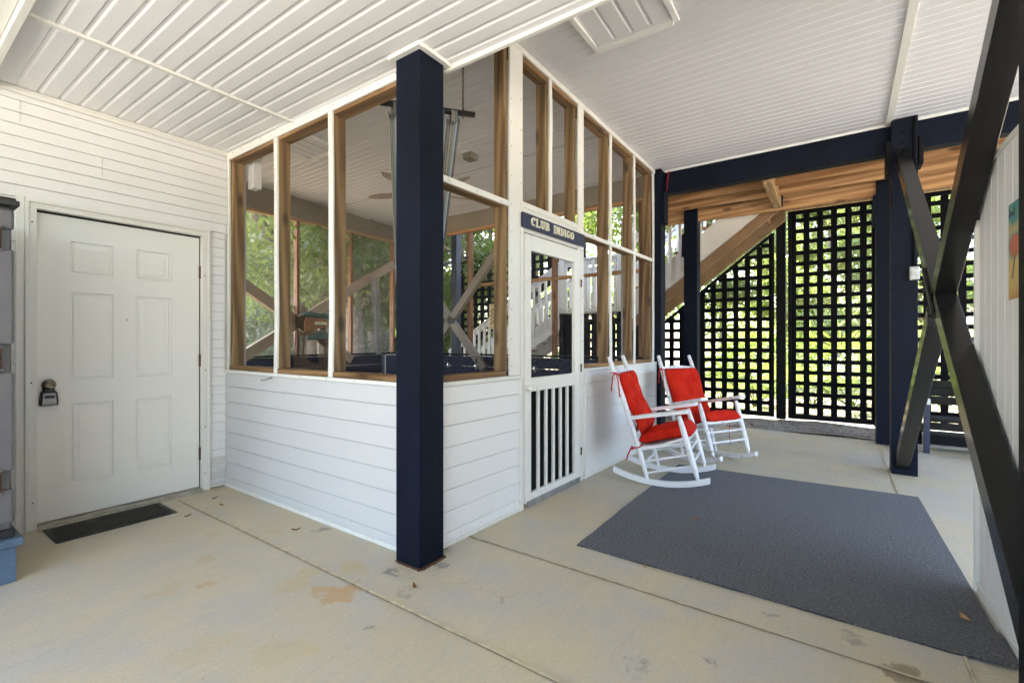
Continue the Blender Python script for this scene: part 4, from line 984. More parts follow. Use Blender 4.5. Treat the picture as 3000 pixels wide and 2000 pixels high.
# ------------------------------------------------------------ stairs
st_ = thing('staircase', 'white railed outdoor staircase with a landing behind the porch', 'staircase', (7.7, 3, 0))
def under2(y): return 1.80+.765*(2.10-y)     # underside line of the upper flight at x = 7.3
def ribbon(mb, x0, x1, pts_lo, pts_hi):
    n = len(pts_lo); vs = []
    for (a, b) in zip(pts_lo, pts_hi): vs += [(x0, a[0], a[1]), (x1, a[0], a[1]), (x1, b[0], b[1]), (x0, b[0], b[1])]
    fs = [(3, 2, 1, 0), (4*n-4, 4*n-3, 4*n-2, 4*n-1)]
    for i in range(n-1):
        for j in range(4): fs.append((4*i+j, 4*i+(j+1) % 4, 4*i+4+(j+1) % 4, 4*i+4+j))
    mb.add(vs, fs); return mb
def flight(ya, yb, lo, h0, h1, x0, x1, name, mat):
    ribbon(MB(), x0, x1, [(ya, lo(ya)+h0), (yb, lo(yb)+h0)], [(ya, lo(ya)+h1), (yb, lo(yb)+h1)]).build(name, mat, st_, .002)
flight(2.75, .60, under2, .065, .235, 7.29, 7.338, 'stringer', M['pine_s'])
flight(2.85, .75, under2, .24, .66, 7.30, 7.325, 'skirt_board', M['trim'])
flight(2.75, .60, under2, .13, .46, 8.22, 8.28, 'stringer', M['pine_s'])
m = MB()
for k in range(11):
    y = 2.9-k*.215; z = 1.78+(k+1)*.165
    if z < 3.3: m.box(7.34, 8.28, y-.28, y, z-.03, z)
m.build('tread', M['pine_s'], st_)
low = lambda y: 1.60-.60*(y-3.95)
flight(3.95, 6.75, low, -.12, .22, 7.29, 7.325, 'skirt_board', M['trim'])
flight(3.95, 6.75, low, -.12, .22, 8.24, 8.275, 'skirt_board', M['trim'])
m = MB()
for k in range(10):
    y = 4.0+k*.27; z = 1.70-k*.165
    m.box(7.33, 8.24, y, y+.30, z-.03, z)
m.build('tread', M['pine_s'], st_)
MB().box(7.28, 8.32, 2.85, 3.98, 1.715, 1.80).build('landing', M['trim'], st_, .003)
def railing(name, ya, yb, top, base, x, n):
    r = MB(); ribbon(r, x-.045, x+.045, [(ya, top(ya)-.035), (yb, top(yb)-.035)], [(ya, top(ya)), (yb, top(yb))])
    ribbon(r, x-.018, x+.018, [(ya, top(ya)-.13), (yb, top(yb)-.13)], [(ya, top(ya)-.04), (yb, top(yb)-.04)])
    o = r.build(name, M['trim'], st_, .002)
    for i in range(n):
        y = ya+(yb-ya)*(i+.5)/n; MB().box(x-.019-.03, x+.019-.03, y-.019, y+.019, base(y), top(y)-.05).build('baluster', M['trim'], o)
t1 = lambda y: 2.66-.60*(y-3.98)
t2 = lambda y: 2.72+.765*(2.9-y)
for x in (7.30, 8.26):
    railing('railing', 3.98, 6.7, t1, lambda y: low(y)+.05, x, 21)
    railing('railing', 2.9, 3.95, lambda y: 2.66, lambda y: 1.74, x, 8)
    railing('railing', 2.88, 1.55, t2, lambda y: under2(y)+.35, x, 9)
for x in (7.30, 8.26):
    for y in (3.97, 2.88): MB().box(x-.05, x+.05, y-.05, y+.05, 1.80, 2.75).build('newel', M['trim'], st_, .003); MB().box(x-.04, x+.04, y-.04, y+.04, 0, 1.71).build('stair_leg', M['black'], st_)

# ------------------------------------------------------------ lattice fences
XLAT = 8.40
def lattice(label, ya, yb, ztop, zbot, frame=True, mull=None, yoff=.072, pit=.174):
    """ztop / zbot: functions of y"""
    t = thing('lattice_fence', label, 'lattice', (XLAT, (ya+yb)/2, 0), 'dark lattice panels')
    m = MB(); hw_ = .047; c = yoff
    while c > ya: c -= pit
    lo = ya
    while lo < yb-.005:
        nxt = c-hw_
        if nxt > lo+.004:
            a_, c_ = lo, min(nxt, yb); za, zb = min(ztop(a_), ztop(c_)), max(zbot(a_), zbot(c_))
            if za-zb > .05: m.box(XLAT, XLAT+.012, a_, c_, zb, za)
        lo = max(lo, c+hw_); c += pit
    z = .148+.052-.168*1
    while z < 3.25:
        b = .064
        N = 60; ok = [zbot(ya+(yb-ya)*i/N) < z+.03 and ztop(ya+(yb-ya)*i/N) > z+b for i in range(N+1)]
        i = 0
        while i <= N:
            if ok[i]:
                j = i
                while j+1 <= N and ok[j+1]: j += 1
                if j > i: m.box(XLAT+.0125, XLAT+.024, ya+(yb-ya)*i/N, ya+(yb-ya)*j/N, z, z+b)
                i = j+1
            else: i += 1
        z += .168
    m.build('slat_grid', M['lattice'], t)
    if frame:
        f = MB(); f.box(XLAT-.035, XLAT-.001, ya, ya+.045, zbot(ya), ztop(ya)); f.box(XLAT-.035, XLAT-.001, yb-.045, yb, zbot(yb), ztop(yb))
        K = 1
        ribbon(f, XLAT-.035, XLAT-.001, [(ya+.045, ztop(ya)-.06), (yb-.045, ztop(yb)-.06)], [(ya+.045, ztop(ya)), (yb-.045, ztop(yb))])
        ribbon(f, XLAT-.035, XLAT-.001, [(ya+.045, zbot(ya)), (yb-.045, zbot(yb))], [(ya+.045, zbot(ya)+.07), (yb-.045, zbot(yb)+.07)])
        if mull is not None: f.box(XLAT-.033, XLAT-.001, mull-.02, mull+.02, zbot(mull), ztop(mull))
        f.build('panel_frame', M['black'], t, .003)
    return t
full = lambda y: 3.235
bot = lambda y: .02
su = lambda y: min(3.2, 1.80+.765*(2.32-y))-.06
lattice('dark lattice panel with a centre mullion between the two far posts', -.50, .575, full, bot, mull=-.19)
lattice('dark lattice panel with a slanted top under the upper stair flight', .765, 2.6, su, bot, yoff=.887, pit=.174)
lattice('dark lattice panel right of the X brace behind the slatted bench', -2.6, -.60, full, bot, yoff=-1.144)
lattice('dark lattice panel seen through the screen door above the lower stair rail', 4.05, 7.4, full, lambda y: max(.3, 2.9-.60*(y-3.98)), yoff=5.38, pit=.2)
lattice('dark low lattice panel below the stair landing', 2.62, 4.0, lambda y: 1.66, bot)
def lpost(y, label, z1=3.235): post(XLAT, y, z1, label, mat='black', s=.13, group='lattice posts')
lpost(.67, 'black post between the slanted and the mullioned lattice panels')
lpost(-.55, 'black lattice post hidden behind the post pair beside the X brace')
lpost(2.61, 'black lattice post below the stair landing seen through the far screens', 1.7)
for a, b in ((2.62, 3.0), (3.05, 3.46), (3.51, 4.10)): MB().box(7.40, 7.42, a, b, 0, 1.70).build('skirt_panel', M['black'], st_)
# slatted bench behind the X
bn = thing('slatted_bench', 'weathered dark slatted bench with a worn blue leg behind the X brace', 'bench', (7.3, -1.2, 0))
for a, b in ((.675, .758), (.58, .668), (.482, .572)): MB().box(7.26, 7.285, -1.75, -.87, a, b).build('back_slat', M['bench'], bn, .002)
MB().box(6.86, 7.24, -1.75, -.87, .325, .352).build('seat_slat', M['bench'], bn, .003)
MB().box(6.84, 6.862, -1.75, -.87, .24, .322).build('apron', M['bench'], bn, .003)
MB().box(6.83, 7.2, -1.72, -.88, .08, .18).build('low_shelf', M['black'], bn, .003)
lg = MB(); lg.box(6.70, 6.75, -.866, -.815, 0, .59); lg.build('leg', M['sign'], bn, .004)
MB().box(6.695, 6.755, -.869, -.812, .53, .592).build('worn_cap', M['trim'], bn, .003)
MB().box(6.76, 7.28, -.865, -.82, .20, .26).box(7.25, 7.29, -.866, -.815, 0, .76).build('side_rail', M['black'], bn, .003)
MB().box(6.76, 7.20, -1.78, -1.735, 0, .45).build('leg', M['black'], bn, .003)

# ------------------------------------------------------------ rug
rg = MB()
A, B_, C_, D = (2.478, 1.253), (4.66, 1.246), (4.745, -.545), (2.45, -.562)
nx, ny = 40, 30; vs = []
for j in range(ny+1):
    for i in range(nx+1):
        u, v = i/nx, j/ny
        x = (A[0]*(1-u)+B_[0]*u)*(1-v)+(D[0]*(1-u)+C_[0]*u)*v; y = (A[1]*(1-u)+B_[1]*u)*(1-v)+(D[1]*(1-u)+C_[1]*u)*v
        z = .009+.0025*math.sin(x*5+1)*math.sin(y*4)
        if v > .9 and u < .12: z += .02*(v-.9)/.1
        if j == 0: y += .0015*math.sin(i*1.1)
        if i == 0: x += .0015*math.sin(j*.8)
        vs.append((x, y, z))
rg.add(vs, [(j*(nx+1)+i, j*(nx+1)+i+1, (j+1)*(nx+1)+i+1, (j+1)*(nx+1)+i) for j in range(ny) for i in range(nx)])
rug = rg.build('area_rug', M['carpet'], smooth=False); tag(rug, 'large grey ribbed outdoor rug on the concrete beside the partition wall', 'rug')
md = rug.modifiers.new('thick', 'SOLIDIFY'); md.thickness = .007; md.offset = -1

# ------------------------------------------------------------ storage cabinet at the left edge
cbn = thing('storage_cabinet', 'grey resin storage cabinet with rusty hinges standing on a blue wooden base', 'cabinet', (.2, 3.6, .22))
bs = thing('blue_platform', 'pale blue painted wooden base under the grey storage cabinet', 'platform', (.2, 3.6, 0))
cx1, cy0 = .475, 3.40
MB().box(-.6, cx1+.012, cy0, 4.1, .0, .185).build('riser_box', M['bluewood'], bs, .003)
MB().box(-.62, cx1+.035, cy0-.03, 4.12, .186, .222).build('top_board', M['bluewood'], bs, .004)
MB().box(-.6, cx1+.01, cy0+.02, 4.1, .223, .262).build('plinth', M['resin_d'], cbn, .006)
MB().box(-.6, cx1, cy0+.03, 4.1, .263, 1.895).build('body', M['resin'], cbn, .01)
MB().box(-.62, cx1+.022, cy0-.02, 4.12, 1.896, 1.925).box(-.61, cx1+.012, cy0, 4.11, 1.925, 1.94).build('lid', M['resin_d'], cbn, .006, seg=2)
for z0, z1 in ((.30, .47), (.56, 1.06), (1.20, 1.68), (1.78, 1.88)):
    MB().box(cx1-.055, cx1+.006, cy0+.004, cy0+.05, z0, z1).build('door_panel', M['resin'], cbn, .012, seg=2)
MB().box(-.58, cx1-.062, cy0+.0, cy0+.04, .28, 1.88).build('door_panel', M['resin'], cbn, .012, seg=2)
for z in (.515, 1.13, 1.73):
    MB().tube([(cx1-.048, cy0-.004, z-.055), (cx1-.048, cy0-.004, z+.055)], .009, 10).build('hinge_pin', M['rust'], cbn, smooth=True)
    MB().box(cx1-.062, cx1-.034, cy0-.012, cy0+.01, z-.066, z-.05).box(cx1-.062, cx1-.034, cy0-.012, cy0+.01, z+.05, z+.066).build('hinge_knuckle', M['resin'], cbn, .003)

# ------------------------------------------------------------ rocking chairs
def cushion(path, width, T, tufts, nu=30, nv=44, wfun=None, crease=0):
    """path(v) -> (X, Z, nX, nZ); closed pillow surface"""
    m = MB(); idx = {}
    def thick(u, v):
        a = abs(2*u-1); b = abs(2*v-1); t = (max(0, 1-a**5))**.5*(max(0, 1-b**6))**.5
        for (tu, tv) in tufts:
            d = ((u-tu)*width)**2+((v-tv)*.5)**2; t -= .48*math.exp(-d/.0011)+.16*math.exp(-d/.007)
        t -= crease*math.exp(-((u-.5)*width/.014)**2)+.05*math.sin(u*23+v*9)*math.sin(v*17)
        return max(0.0, t)
    for side in (0, 1):
        for j in range(nv+1):
            for i in range(nu+1):
                u, v = i/nu, j/nv; edge = i in (0, nu) or j in (0, nv)
                if side == 1 and edge: idx[(1, i, j)] = idx[(0, i, j)]; continue
                X, Z, nX, nZ = path(v); w_ = width*(wfun(v) if wfun else 1)
                pinch = 1-.03*math.cos((v-.5)*12)*(abs(2*u-1)**3)
                Y = (u-.5)*w_*pinch; t = thick(u, v)*T*(.58 if side == 0 else -.42)
                idx[(side, i, j)] = len(m.v); m.v.append((X+nX*t, Y, Z+nZ*t))
    for side in (0, 1):
        for j in range(nv):
            for i in range(nu):
                q = (idx[(side, i, j)], idx[(side, i+1, j)], idx[(side, i+1, j+1)], idx[(side, i, j+1)])
                m.f.append(q if side == 0 else q[::-1])
    return m
W = .478
def back_x(z): return -.177-.329*(z-.03)
def rocker_chair():
    t = thing('rocking_chair', 'white', 'rocking chair', (0, 0, 0))
    for s in (-1, 1):
        y = s*W/2
        # rocker
        lo = []; hi = []
        for i in range(17):
            X = -.475+.785*i/16; Z = (X+.09)**2/2.1; lo.append((X, Z)); hi.append((X, Z+.046))
        m = MB(); vs = []
        for a, b in zip(lo, hi): vs += [(a[0], y-.020, a[1]), (a[0], y+.020, a[1]), (b[0], y+.020, b[1]), (b[0], y-.020, b[1])]
        n = len(lo); fs = [(3, 2, 1, 0), (4*n-4, 4*n-3, 4*n-2, 4*n-1)]+[(4*i+j, 4*i+(j+1) % 4, 4*i+4+(j+1) % 4, 4*i+4+j) for i in range(n-1) for j in range(4)]
        m.add(vs, fs); m.build('rocker', M['chair'], t, .004, seg=2)
        # rear post
        pts = []; rs = []
        for i in range(13):
            z = .045+(1.075-.045)*i/12; bend = .012*math.sin(math.pi*i/12)
            pts.append((back_x(z)+bend, y*(.985 if i < 6 else .985-.05*(i-6)/6), z)); rs.append(.0125 if i == 0 else (.018 if i == 1 else (.0215 if i < 11 else (.021 if i == 11 else .017))))
        MB().tube(pts, rs, 14).build('rear_post', M['chair'], t, smooth=False)
        # front post
        f0 = Vector((.222, y*1.02, .085)); f1 = Vector((.075, y*1.06, .600)); pts = [f0.lerp(f1, i/10) for i in range(11)]
        MB().tube(pts, [.011, .018, .0225, .024, .024, .024, .0235, .023, .022, .020, .016], 14).build('front_post', M['chair'], t)
        # arm
        a0 = Vector((back_x(.555)+.02, y*1.0, .545)); a1 = Vector((.155, y*1.09, .640)); d = (a1-a0); vs = []
        wd = [.024, .034, .036, .042, .050, .050, .036]; tt = [0, .15, .4, .6, .8, .97, 1.0]
        for q, w_ in zip(tt, wd):
            p = a0+d*q
            for aa, bb in ((-1, 0), (1, 0), (1, 1), (-1, 1)): vs.append((p.x, p.y+aa*w_, p.z-.008+bb*.031))
        n = len(tt); fs = [(3, 2, 1, 0), (4*n-4, 4*n-3, 4*n-2, 4*n-1)]+[(4*i+j, 4*i+(j+1) % 4, 4*i+4+(j+1) % 4, 4*i+4+j) for i in range(n-1) for j in range(4)]
        m = MB(); m.add(vs, fs); m.build('arm', M['chair'], t, .004, seg=2)
        # side rungs
        def fpx(z): return .222-.147*(z-.085)/.515
        for zb, zf in ((.280, .385), (.183, .292), (.092, .205)):
            MB().tube([(back_x(zb), y, zb), ((back_x(zb)+fpx(zf))/2, y*1.01, (zb+zf)/2+.001), (fpx(zf), y*1.03, zf)], [.008, .0115, .008], 10).build('rung', M['chair'], t)
    for X, z in ((fpx(.33), .318), (fpx(.225), .223), (back_x(.27), .27), (back_x(.16), .16)):
        MB().tube([(X, -W/2*1.02, z), (X, 0, z), (X, W/2*1.02, z)], [.008, .0125, .008], 10).build('rung', M['chair'], t)
    # seat: rails and woven panel, front edge rounded
    P = [(-.29, .306), (-.24, .314), (-.15, .332), (-.06, .356), (.02, .388), (.09, .418), (.13, .428), (.155, .418)]
    m = MB(); vs = []; 
    for (X, Z) in P:
        for yy in (-W/2*1.02, W/2*1.02): vs += [(X, yy, Z), (X, yy, Z-.022)]
    n = len(P); fs = []
    for i in range(n-1):
        a = 4*i; b = a+4; fs += [(a, a+2, b+2, b), (a+1, b+1, b+3, a+3), (a, b, b+1, a+1), (a+2, a+3, b+3, b+2)]
    fs += [(0, 1, 3, 2), (4*n-4, 4*n-2, 4*n-1, 4*n-3)]
    m.add(vs, fs); m.build('seat', M['chair'], t, .008, seg=2)
    # back slats: curved top slat, vertical slats
    def slat(z0, z1, name, arch=0):
        m = MB(); vs = []; n = 14
        for i in range(n+1):
            u = i/n; Y = (u-.5)*(W*.955); rec = -.022*math.sin(math.pi*u); zt = z1+arch*math.sin(math.pi*u)
            for zz_, dx in ((z0, 0), (zt, 0)):
                for th in (-.006, .006): vs.append((back_x(zz_)+rec+th, Y, zz_))
        fs = []
        for i in range(n):
            a = 4*i; b = a+4; fs += [(a, b, b+2, a+2), (a+1, a+3, b+3, b+1), (a+2, b+2, b+3, a+3), (a, a+1, b+1, b)]
        fs += [(0, 2, 3, 1), (4*n, 4*n+1, 4*n+3, 4*n+2)]
        m.add(vs, fs); m.build(name, M['chair'], t, .002)
    slat(.885, .945, 'top_slat', .018); slat(.40, .44, 'bottom_slat')
    for k in range(6):
        Y = -.175+.07*k; rec = -.022*math.sin(math.pi*(.5+Y/(W*.955)))
        m = MB(); m.add([(back_x(zz_)+rec+th, Y+dy, zz_) for zz_ in (.43, .895) for dy in (-.014, .014) for th in (-.005, .005)], [(0, 1, 3, 2), (4, 6, 7, 5), (0, 2, 6, 4), (1, 5, 7, 3), (0, 4, 5, 1), (2, 3, 7, 6)])
        m.build('back_spindle', M['chair'], t, .002)
    return t
def cushions(t_chair_pose, label, variant):
    t = thing('seat_cushion', label, 'cushion', (0, 0, 0), 'red chair cushions')
    ln = (1+.329**2)**.5; nb = (1/ln, .329/ln)
    def bp(v):
        z = .395+.525*v; off = .046+.022*math.exp(-((v-.12)/.18)**2)
        if variant == 1: off += .012*math.sin(v*7)
        return (back_x(z)+off*nb[0], z+off*nb[1], nb[0], nb[1])
    def sp(v):
        X = -.265+.425*v; Z = .352+.118*v+.012*math.sin(v*3.1)
        s_ = .24; 
        if v > .86: Z -= .03*((v-.86)/.14)**2
        l = math.hypot(1, s_); return (X, Z, -s_/l, 1/l)
    tb = [(.27, .25), (.73, .25), (.27, .52), (.73, .52), (.5, .75), (.27, .8), (.73, .8)] if variant == 1 else [(.27, .3), (.73, .3), (.5, .52), (.3, .75), (.7, .75)]
    cushion(bp, .455, .10, tb, crease=.22 if variant == 1 else .06).build('back_pad', M['red'], t, smooth=True)
    cushion(sp, .465, .12, [(.28, .3), (.72, .3), (.28, .68), (.72, .68)], wfun=lambda v: .94+.06*v).build('seat_pad', M['red'], t, smooth=True)
    rnd = random.Random(variant)
    for s in (-1, 1):
        y = s*W/2*.94; z = .925; X = back_x(z)
        pts = [(X+.05, s*.19, z-.012), (X+.035, y-s*.0, z-.002), (X+.018, y+s*.02, z+.012), (X-.018, y+s*.024, z+.01), (X-.026, y, z+.006), (X-.012, y-s*.022, z+.002), (X+.04, s*.185, z-.01)]
        MB().tube(pts, .0055, 6).build('tie', M['redcloth'], t)
        if s == -1 or variant == 2:
            MB().tube([(X+.015, y+s*.024, z+.012), (X-.005, y+s*.034, z-.02), (X-.012, y+s*.032, z-.09), (X-.018, y+s*.03, z-.15)], .006, 6).tube([(X+.02, y+s*.024, z+.01), (X+.038, y+s*.02, z-.05), (X+.05, y+s*.024, z-.13), (X+.055, y+s*.026, z-.20)], .006, 6).build('tie_tail', M['redcloth'], t)
    z = .30; X = back_x(z); y = -W/2
    MB().tube([(X+.04, -.2, z+.03), (X+.02, y-.020, z+.01), (X-.022, y-.018, z), (X-.02, y+.01, z)], .006, 6).tube([(X-.022, y-.018, z), (X-.05, y-.025, z-.01), (X-.075, y-.03, z-.06), (X-.085, y-.03, z-.10)], .007, 6).tube([(X-.022, y-.02, z), (X-.04, y-.03, z+.015), (X-.055, y-.032, z-.01), (X-.03, y-.025, z-.012)], .007, 6).build('tie_tail', M['redcloth'], t)
    if variant == 2:
        MB().tube([(.12, .10, .40), (.135, .08, .34), (.13, .085, .25), (.14, .08, .18)], .003, 6).build('tie_tail', M['redcloth'], t)
    return t
pose1 = (4.132, 1.138, -1.4627, 0.0); pose2 = (5.058, 1.001, -2.110, .036)
c1 = rocker_chair(); c1['label'] = 'nearer white wooden rocking chair standing partly on the rug corner'; c1['group'] = 'white rocking chairs'
c2 = copy_tree(c1); c2['label'] = 'farther white rocking chair with chipped paint turned toward the camera'
k1 = cushions(None, 'red tufted tie-on cushion set on the nearer rocking chair', 1); k2 = cushions(None, 'red tie-on cushion set on the farther chipped rocking chair', 2)
for o in (c1, k1): o.location = (pose1[0], pose1[1], .004); o.rotation_euler = (0, -pose1[3], pose1[2])
for o in c2.children:
    o.material_slots[0].link = 'OBJECT'; o.material_slots[0].material = M['chair_worn']
for o in (c2, k2): o.location = (pose2[0], pose2[1], .0); o.rotation_euler = (0, -pose2[3], pose2[2])

# ------------------------------------------------------------ dry leaves on the floor
def dryleaf(x, y, z, L, w_, rot, mat, label):
    m = MB(); n = 8; vs = []
    for i in range(n+1):
        u = i/n; hw = w_*math.sin(math.pi*u)**.8; X = (u-.5)*L; zz_ = .002+.012*(abs(u-.5)*2)**2*L/.06
        for s in (-1, 0, 1): vs.append((X, s*hw/2, zz_+(.004 if s else 0)))
    fs = []
    for i in range(n):
        a = 3*i; fs += [(a, a+3, a+4, a+1), (a+1, a+4, a+5, a+2)]
    m.add(vs, fs); o = m.build('fallen_leaf', mat); o.location = (x, y, z); o.rotation_euler = (0, 0, rot)
    md = o.modifiers.new('t', 'SOLIDIFY'); md.thickness = .0008
    tag(o, label, 'leaf', 'dry leaves on the floor')
for a in ((1.60, 1.70, 0, .05, .018, 1.0, 'leaf_dry', 'dark red-brown leaf on the concrete in front of the big corner post'),
          (1.646, 2.84, 0, .055, .02, -.6, 'leaf_dry', 'brown leaf on the concrete near the left half wall'),
          (2.76, -.47, .013, .06, .03, .4, 'leaf_dry2', 'tan leaf on the rug close to the partition wall'),
          (3.26, .75, .013, .045, .025, 1.4, 'leaf_dry', 'small brown leaf on the middle of the rug'),
          (2.45, .83, 0, .03, .018, .4, 'leaf_dry2', 'tiny tan leaf on the concrete at the front edge of the rug'),
          (1.347, 3.68, 0, .045, .018, .2, 'leaf_dry', 'brown leaf on the concrete right of the doormat'),
          (1.58, 3.72, 0, .04, .02, 1.9, 'leaf_dry', 'brown leaf on the concrete near the porch inside corner'),
          (1.62, 3.93, 0, .05, .012, .3, 'leaf_dry', 'thin brown leaf beside the floor joint near the entry door'),
          (7.35, .95, .02, .09, .06, .3, 'leaf_dry', 'curled brown leaf on the gravel behind the far chair'),
          (7.9, -.05, .02, .10, .06, 1.3, 'leaf_dry', 'brown leaf on the gravel below the mullioned lattice')): dryleaf(a[0], a[1], a[2], a[3], a[4], a[5], M[a[6]], a[7])

# ------------------------------------------------------------ vegetation
def leafmesh(name, centers, radii, counts, size, mat, parent=None, seed=0, flat=.75, gap=None):
    rng = np.random.default_rng(seed); V = []; 
    allp = []; 
    for c, r, n in zip(centers, radii, counts):
        d = rng.normal(size=(n, 3)); d /= np.linalg.norm(d, axis=1)[:, None]; rr = r*rng.random(n)**.45
        p = np.array(c)+d*rr[:, None]*np.array([1, 1, flat]); allp.append(p)
    P = np.concatenate(allp); n = len(P)
    a = rng.normal(size=(n, 3)); a /= np.linalg.norm(a, axis=1)[:, None]
    b = np.cross(a, rng.normal(size=(n, 3))); b /= np.linalg.norm(b, axis=1)[:, None]
    s = size*(.6+.8*rng.random(n))[:, None]
    q = np.stack([P-a*s, P+b*s*.42, P+a*s, P-b*s*.42], 1).reshape(-1, 3)
    me = bpy.data.meshes.new(name); me.vertices.add(4*n); me.vertices.foreach_set('co', q.ravel())
    me.loops.add(4*n); me.loops.foreach_set('vertex_index', np.arange(4*n)); me.polygons.add(n)
    me.polygons.foreach_set('loop_start', np.arange(0, 4*n, 4)); me.polygons.foreach_set('loop_total', np.full(n, 4)); me.update(calc_edges=True); me.materials.append(mat)
    o = bpy.data.objects.new(name, me); COL.objects.link(o); o.parent = parent
    return o
def tree(seed, h, r, lean, leaf, bark, dens, crown_lo, spread, lsize=.10):
    rnd = random.Random(seed); t = thing('tree', 'tree', 'tree', (0, 0, 0))
    pts = []; rs = []; n = 9
    for i in range(n+1):
        u = i/n; pts.append((lean[0]*u*h+rnd.uniform(-.06, .06)*h*.15, lean[1]*u*h+rnd.uniform(-.06, .06)*h*.15, h*u)); rs.append(r*(1-.75*u)*(1.5 if i == 0 else 1))
    m = MB(); m.tube(pts, rs, 9); C = []; 
    for k in range(11):
        i = rnd.randint(2, n-1); b = Vector(pts[i]); az = rnd.uniform(0, 6.28); L = spread*rnd.uniform(.5, 1.1)
        e = b+Vector((math.cos(az)*L, math.sin(az)*L, L*rnd.uniform(.1, .6))); mid = b.lerp(e, .5)+Vector((0, 0, .12*L))
        m.tube([b, mid, e], [rs[i]*.55, rs[i]*.35, rs[i]*.12], 6)
        C.append(tuple(e)); C.append(tuple(mid))
    m.build('trunk', bark, t, smooth=True)
    for k in range(26):
        a = rnd.uniform(0, 6.28); q = spread*rnd.uniform(.2, 1.15); zc = h*rnd.uniform(crown_lo, 1.05); u = zc/h
        C.append((lean[0]*u*h+math.cos(a)*q, lean[1]*u*h+math.sin(a)*q, zc))
    leafmesh('crown', C, [spread*rnd.uniform(.22, .42) for _ in C], [int(dens*rnd.uniform(.5, 1.5)) for _ in C], lsize, leaf, t, seed)
    return t
def cam_pt(px, tdist):
    a = (px-1500)/1352.0; return ((math.cos(TH)+math.sin(TH)*a)*tdist, (math.sin(TH)-math.cos(TH)*a)*tdist)
protoA = tree(11, 9.0, .20, (.03, .02), M['leaf_a'], M['bark'], 700, .56, 2.4, .07)
protoB = tree(23, 8.0, .13, (-.06, .03), M['leaf_b'], M['bark'], 700, .45, 2.1, .065)
protoC = tree(37, 9.5, .26, (.05, -.04), M['leaf_a'], M['bark'], 700, .58, 2.7, .07)
placed = {id(protoA): False}
first = set()
def put(proto, px, d, rot, sc_, label, group='trees beyond the porch'):
    o = proto if proto not in first else copy_tree(proto)
    first.add(proto)
    x, y = cam_pt(px, d) if not isinstance(px, tuple) else px
    o.location = (x, y, -.1); o.rotation_euler = (0, 0, rot); o.scale = (sc_,)*3
    tag(o, label, 'tree', group); return o
# a leaning limb tree by hand in the first bay
lt_ = thing('tree', 'dark leaning tree crossing the first screened bay from upper left', 'tree', (0, 0, 0), 'trees beyond the porch')
a0 = cam_pt(930, 10.5); a1 = cam_pt(815, 10.2); a2 = cam_pt(760, 10.0); a3 = cam_pt(690, 9.8)
m = MB(); m.tube([(a0[0], a0[1], -.1), (a0[0]-.15, a0[1], 1.6), (a1[0], a1[1], 3.0), (a2[0], a2[1], 3.9), (a3[0], a3[1], 4.6), (a3[0]-.8, a3[1], 5.6)], [.24, .17, .16, .15, .13, .08], 10)
m.tube([(a1[0], a1[1], 3.0), (a1[0]+.4, a1[1]+.2, 4.2), (a1[0]+.6, a1[1]+.2, 5.6)], [.12, .09, .05], 8); m.build('trunk', M['bark_d'], lt_, smooth=True)
rnd = random.Random(77)
Cc = [(a2[0]+rnd.uniform(-2.2, 2.0), a2[1]+rnd.uniform(-.3, 2.4), rnd.uniform(3.6, 5.6)) for _ in range(11)]
leafmesh('crown', Cc, [rnd.uniform(.4, .9) for _ in Cc], [500]*len(Cc), .05, M['leaf_b'], lt_, 5)
put(protoA, 950, 10.3, .5, 1.0, 'mottled grey trunk tree in the second screened bay')
put(protoC, 1048, 9.8, 2.0, .95, 'thick pale trunk tree filling the third screened bay')
put(protoB, 1092, 11.2, 1.0, 1.0, 'slim tree, left of the slender pair beside the corner post')
put(protoA, 1128, 11.8, 2.6, .9, 'slim tree, right of the slender pair beside the corner post')
put(protoB, 740, 14.5, 4.0, 1.1, 'bright leafy tree deep behind the first screened bay')
put(protoC, 860, 17, .3, 1.05, 'tall dark tree deep behind the second screened bay')
put(protoA, 1000, 19, 3.3, 1.1, 'distant tree between the second and third screened bays')
put(protoB, 1325, 13, 2.2, 1.0, 'leafy tree showing in the gap right of the big corner post')
put(protoC, 1230, 17, 1.2, 1.1, 'tall tree mostly hidden behind the big corner post')
put(protoB, 1440, 17, .9, 1.1, 'leafy tree behind the lattice left of the screen door')
put(protoA, 1580, 20, 1.7, 1.0, 'tree behind the lattice seen through the screen door')
put(protoC, 1900, 19, 2.9, 1.0, 'tree behind the stair beside the porch end post')
put(protoB, 2120, 17, .2, 1.0, 'tree behind the slanted lattice panel')
put(protoA, 2300, 22, 5.2, 1.1, 'tree behind the lattice posts at the middle')
put(protoB, 2450, 16, 3.9, 1.0, 'tree behind the mullioned lattice panel')
put(protoC, 2700, 20, 2.1, 1.0, 'tree behind the lattice right of the outlet post')
# shrubs
def shrub(seed, r, leaf, n=2600, ls=.055):
    rnd = random.Random(seed); t = thing('shrub', 'shrub', 'shrub', (0, 0, 0)); m = MB(); C = []
    for k in range(9):
        a = rnd.uniform(0, 6.28); q = r*rnd.uniform(.15, .9); e = (math.cos(a)*q, math.sin(a)*q, r*rnd.uniform(.7, 1.5))
        m.tube([(0, 0, 0), (e[0]*.4, e[1]*.4, e[2]*.5), e], [.02, .014, .006], 5); C.append(e); C.append((e[0]*.7, e[1]*.7, e[2]*.6)); C.append((e[0]*1.05, e[1]*1.05, e[2]*.3))
    m.build('stem', M['bark_d'], t); leafmesh('foliage', C, [r*rnd.uniform(.28, .5) for _ in C], [n//len(C)]*len(C), ls, leaf, t, seed); return t
sh1 = shrub(3, 1.1, M['leaf_c'], 5200); sh2 = shrub(9, .95, M['leaf_b'], 4600)
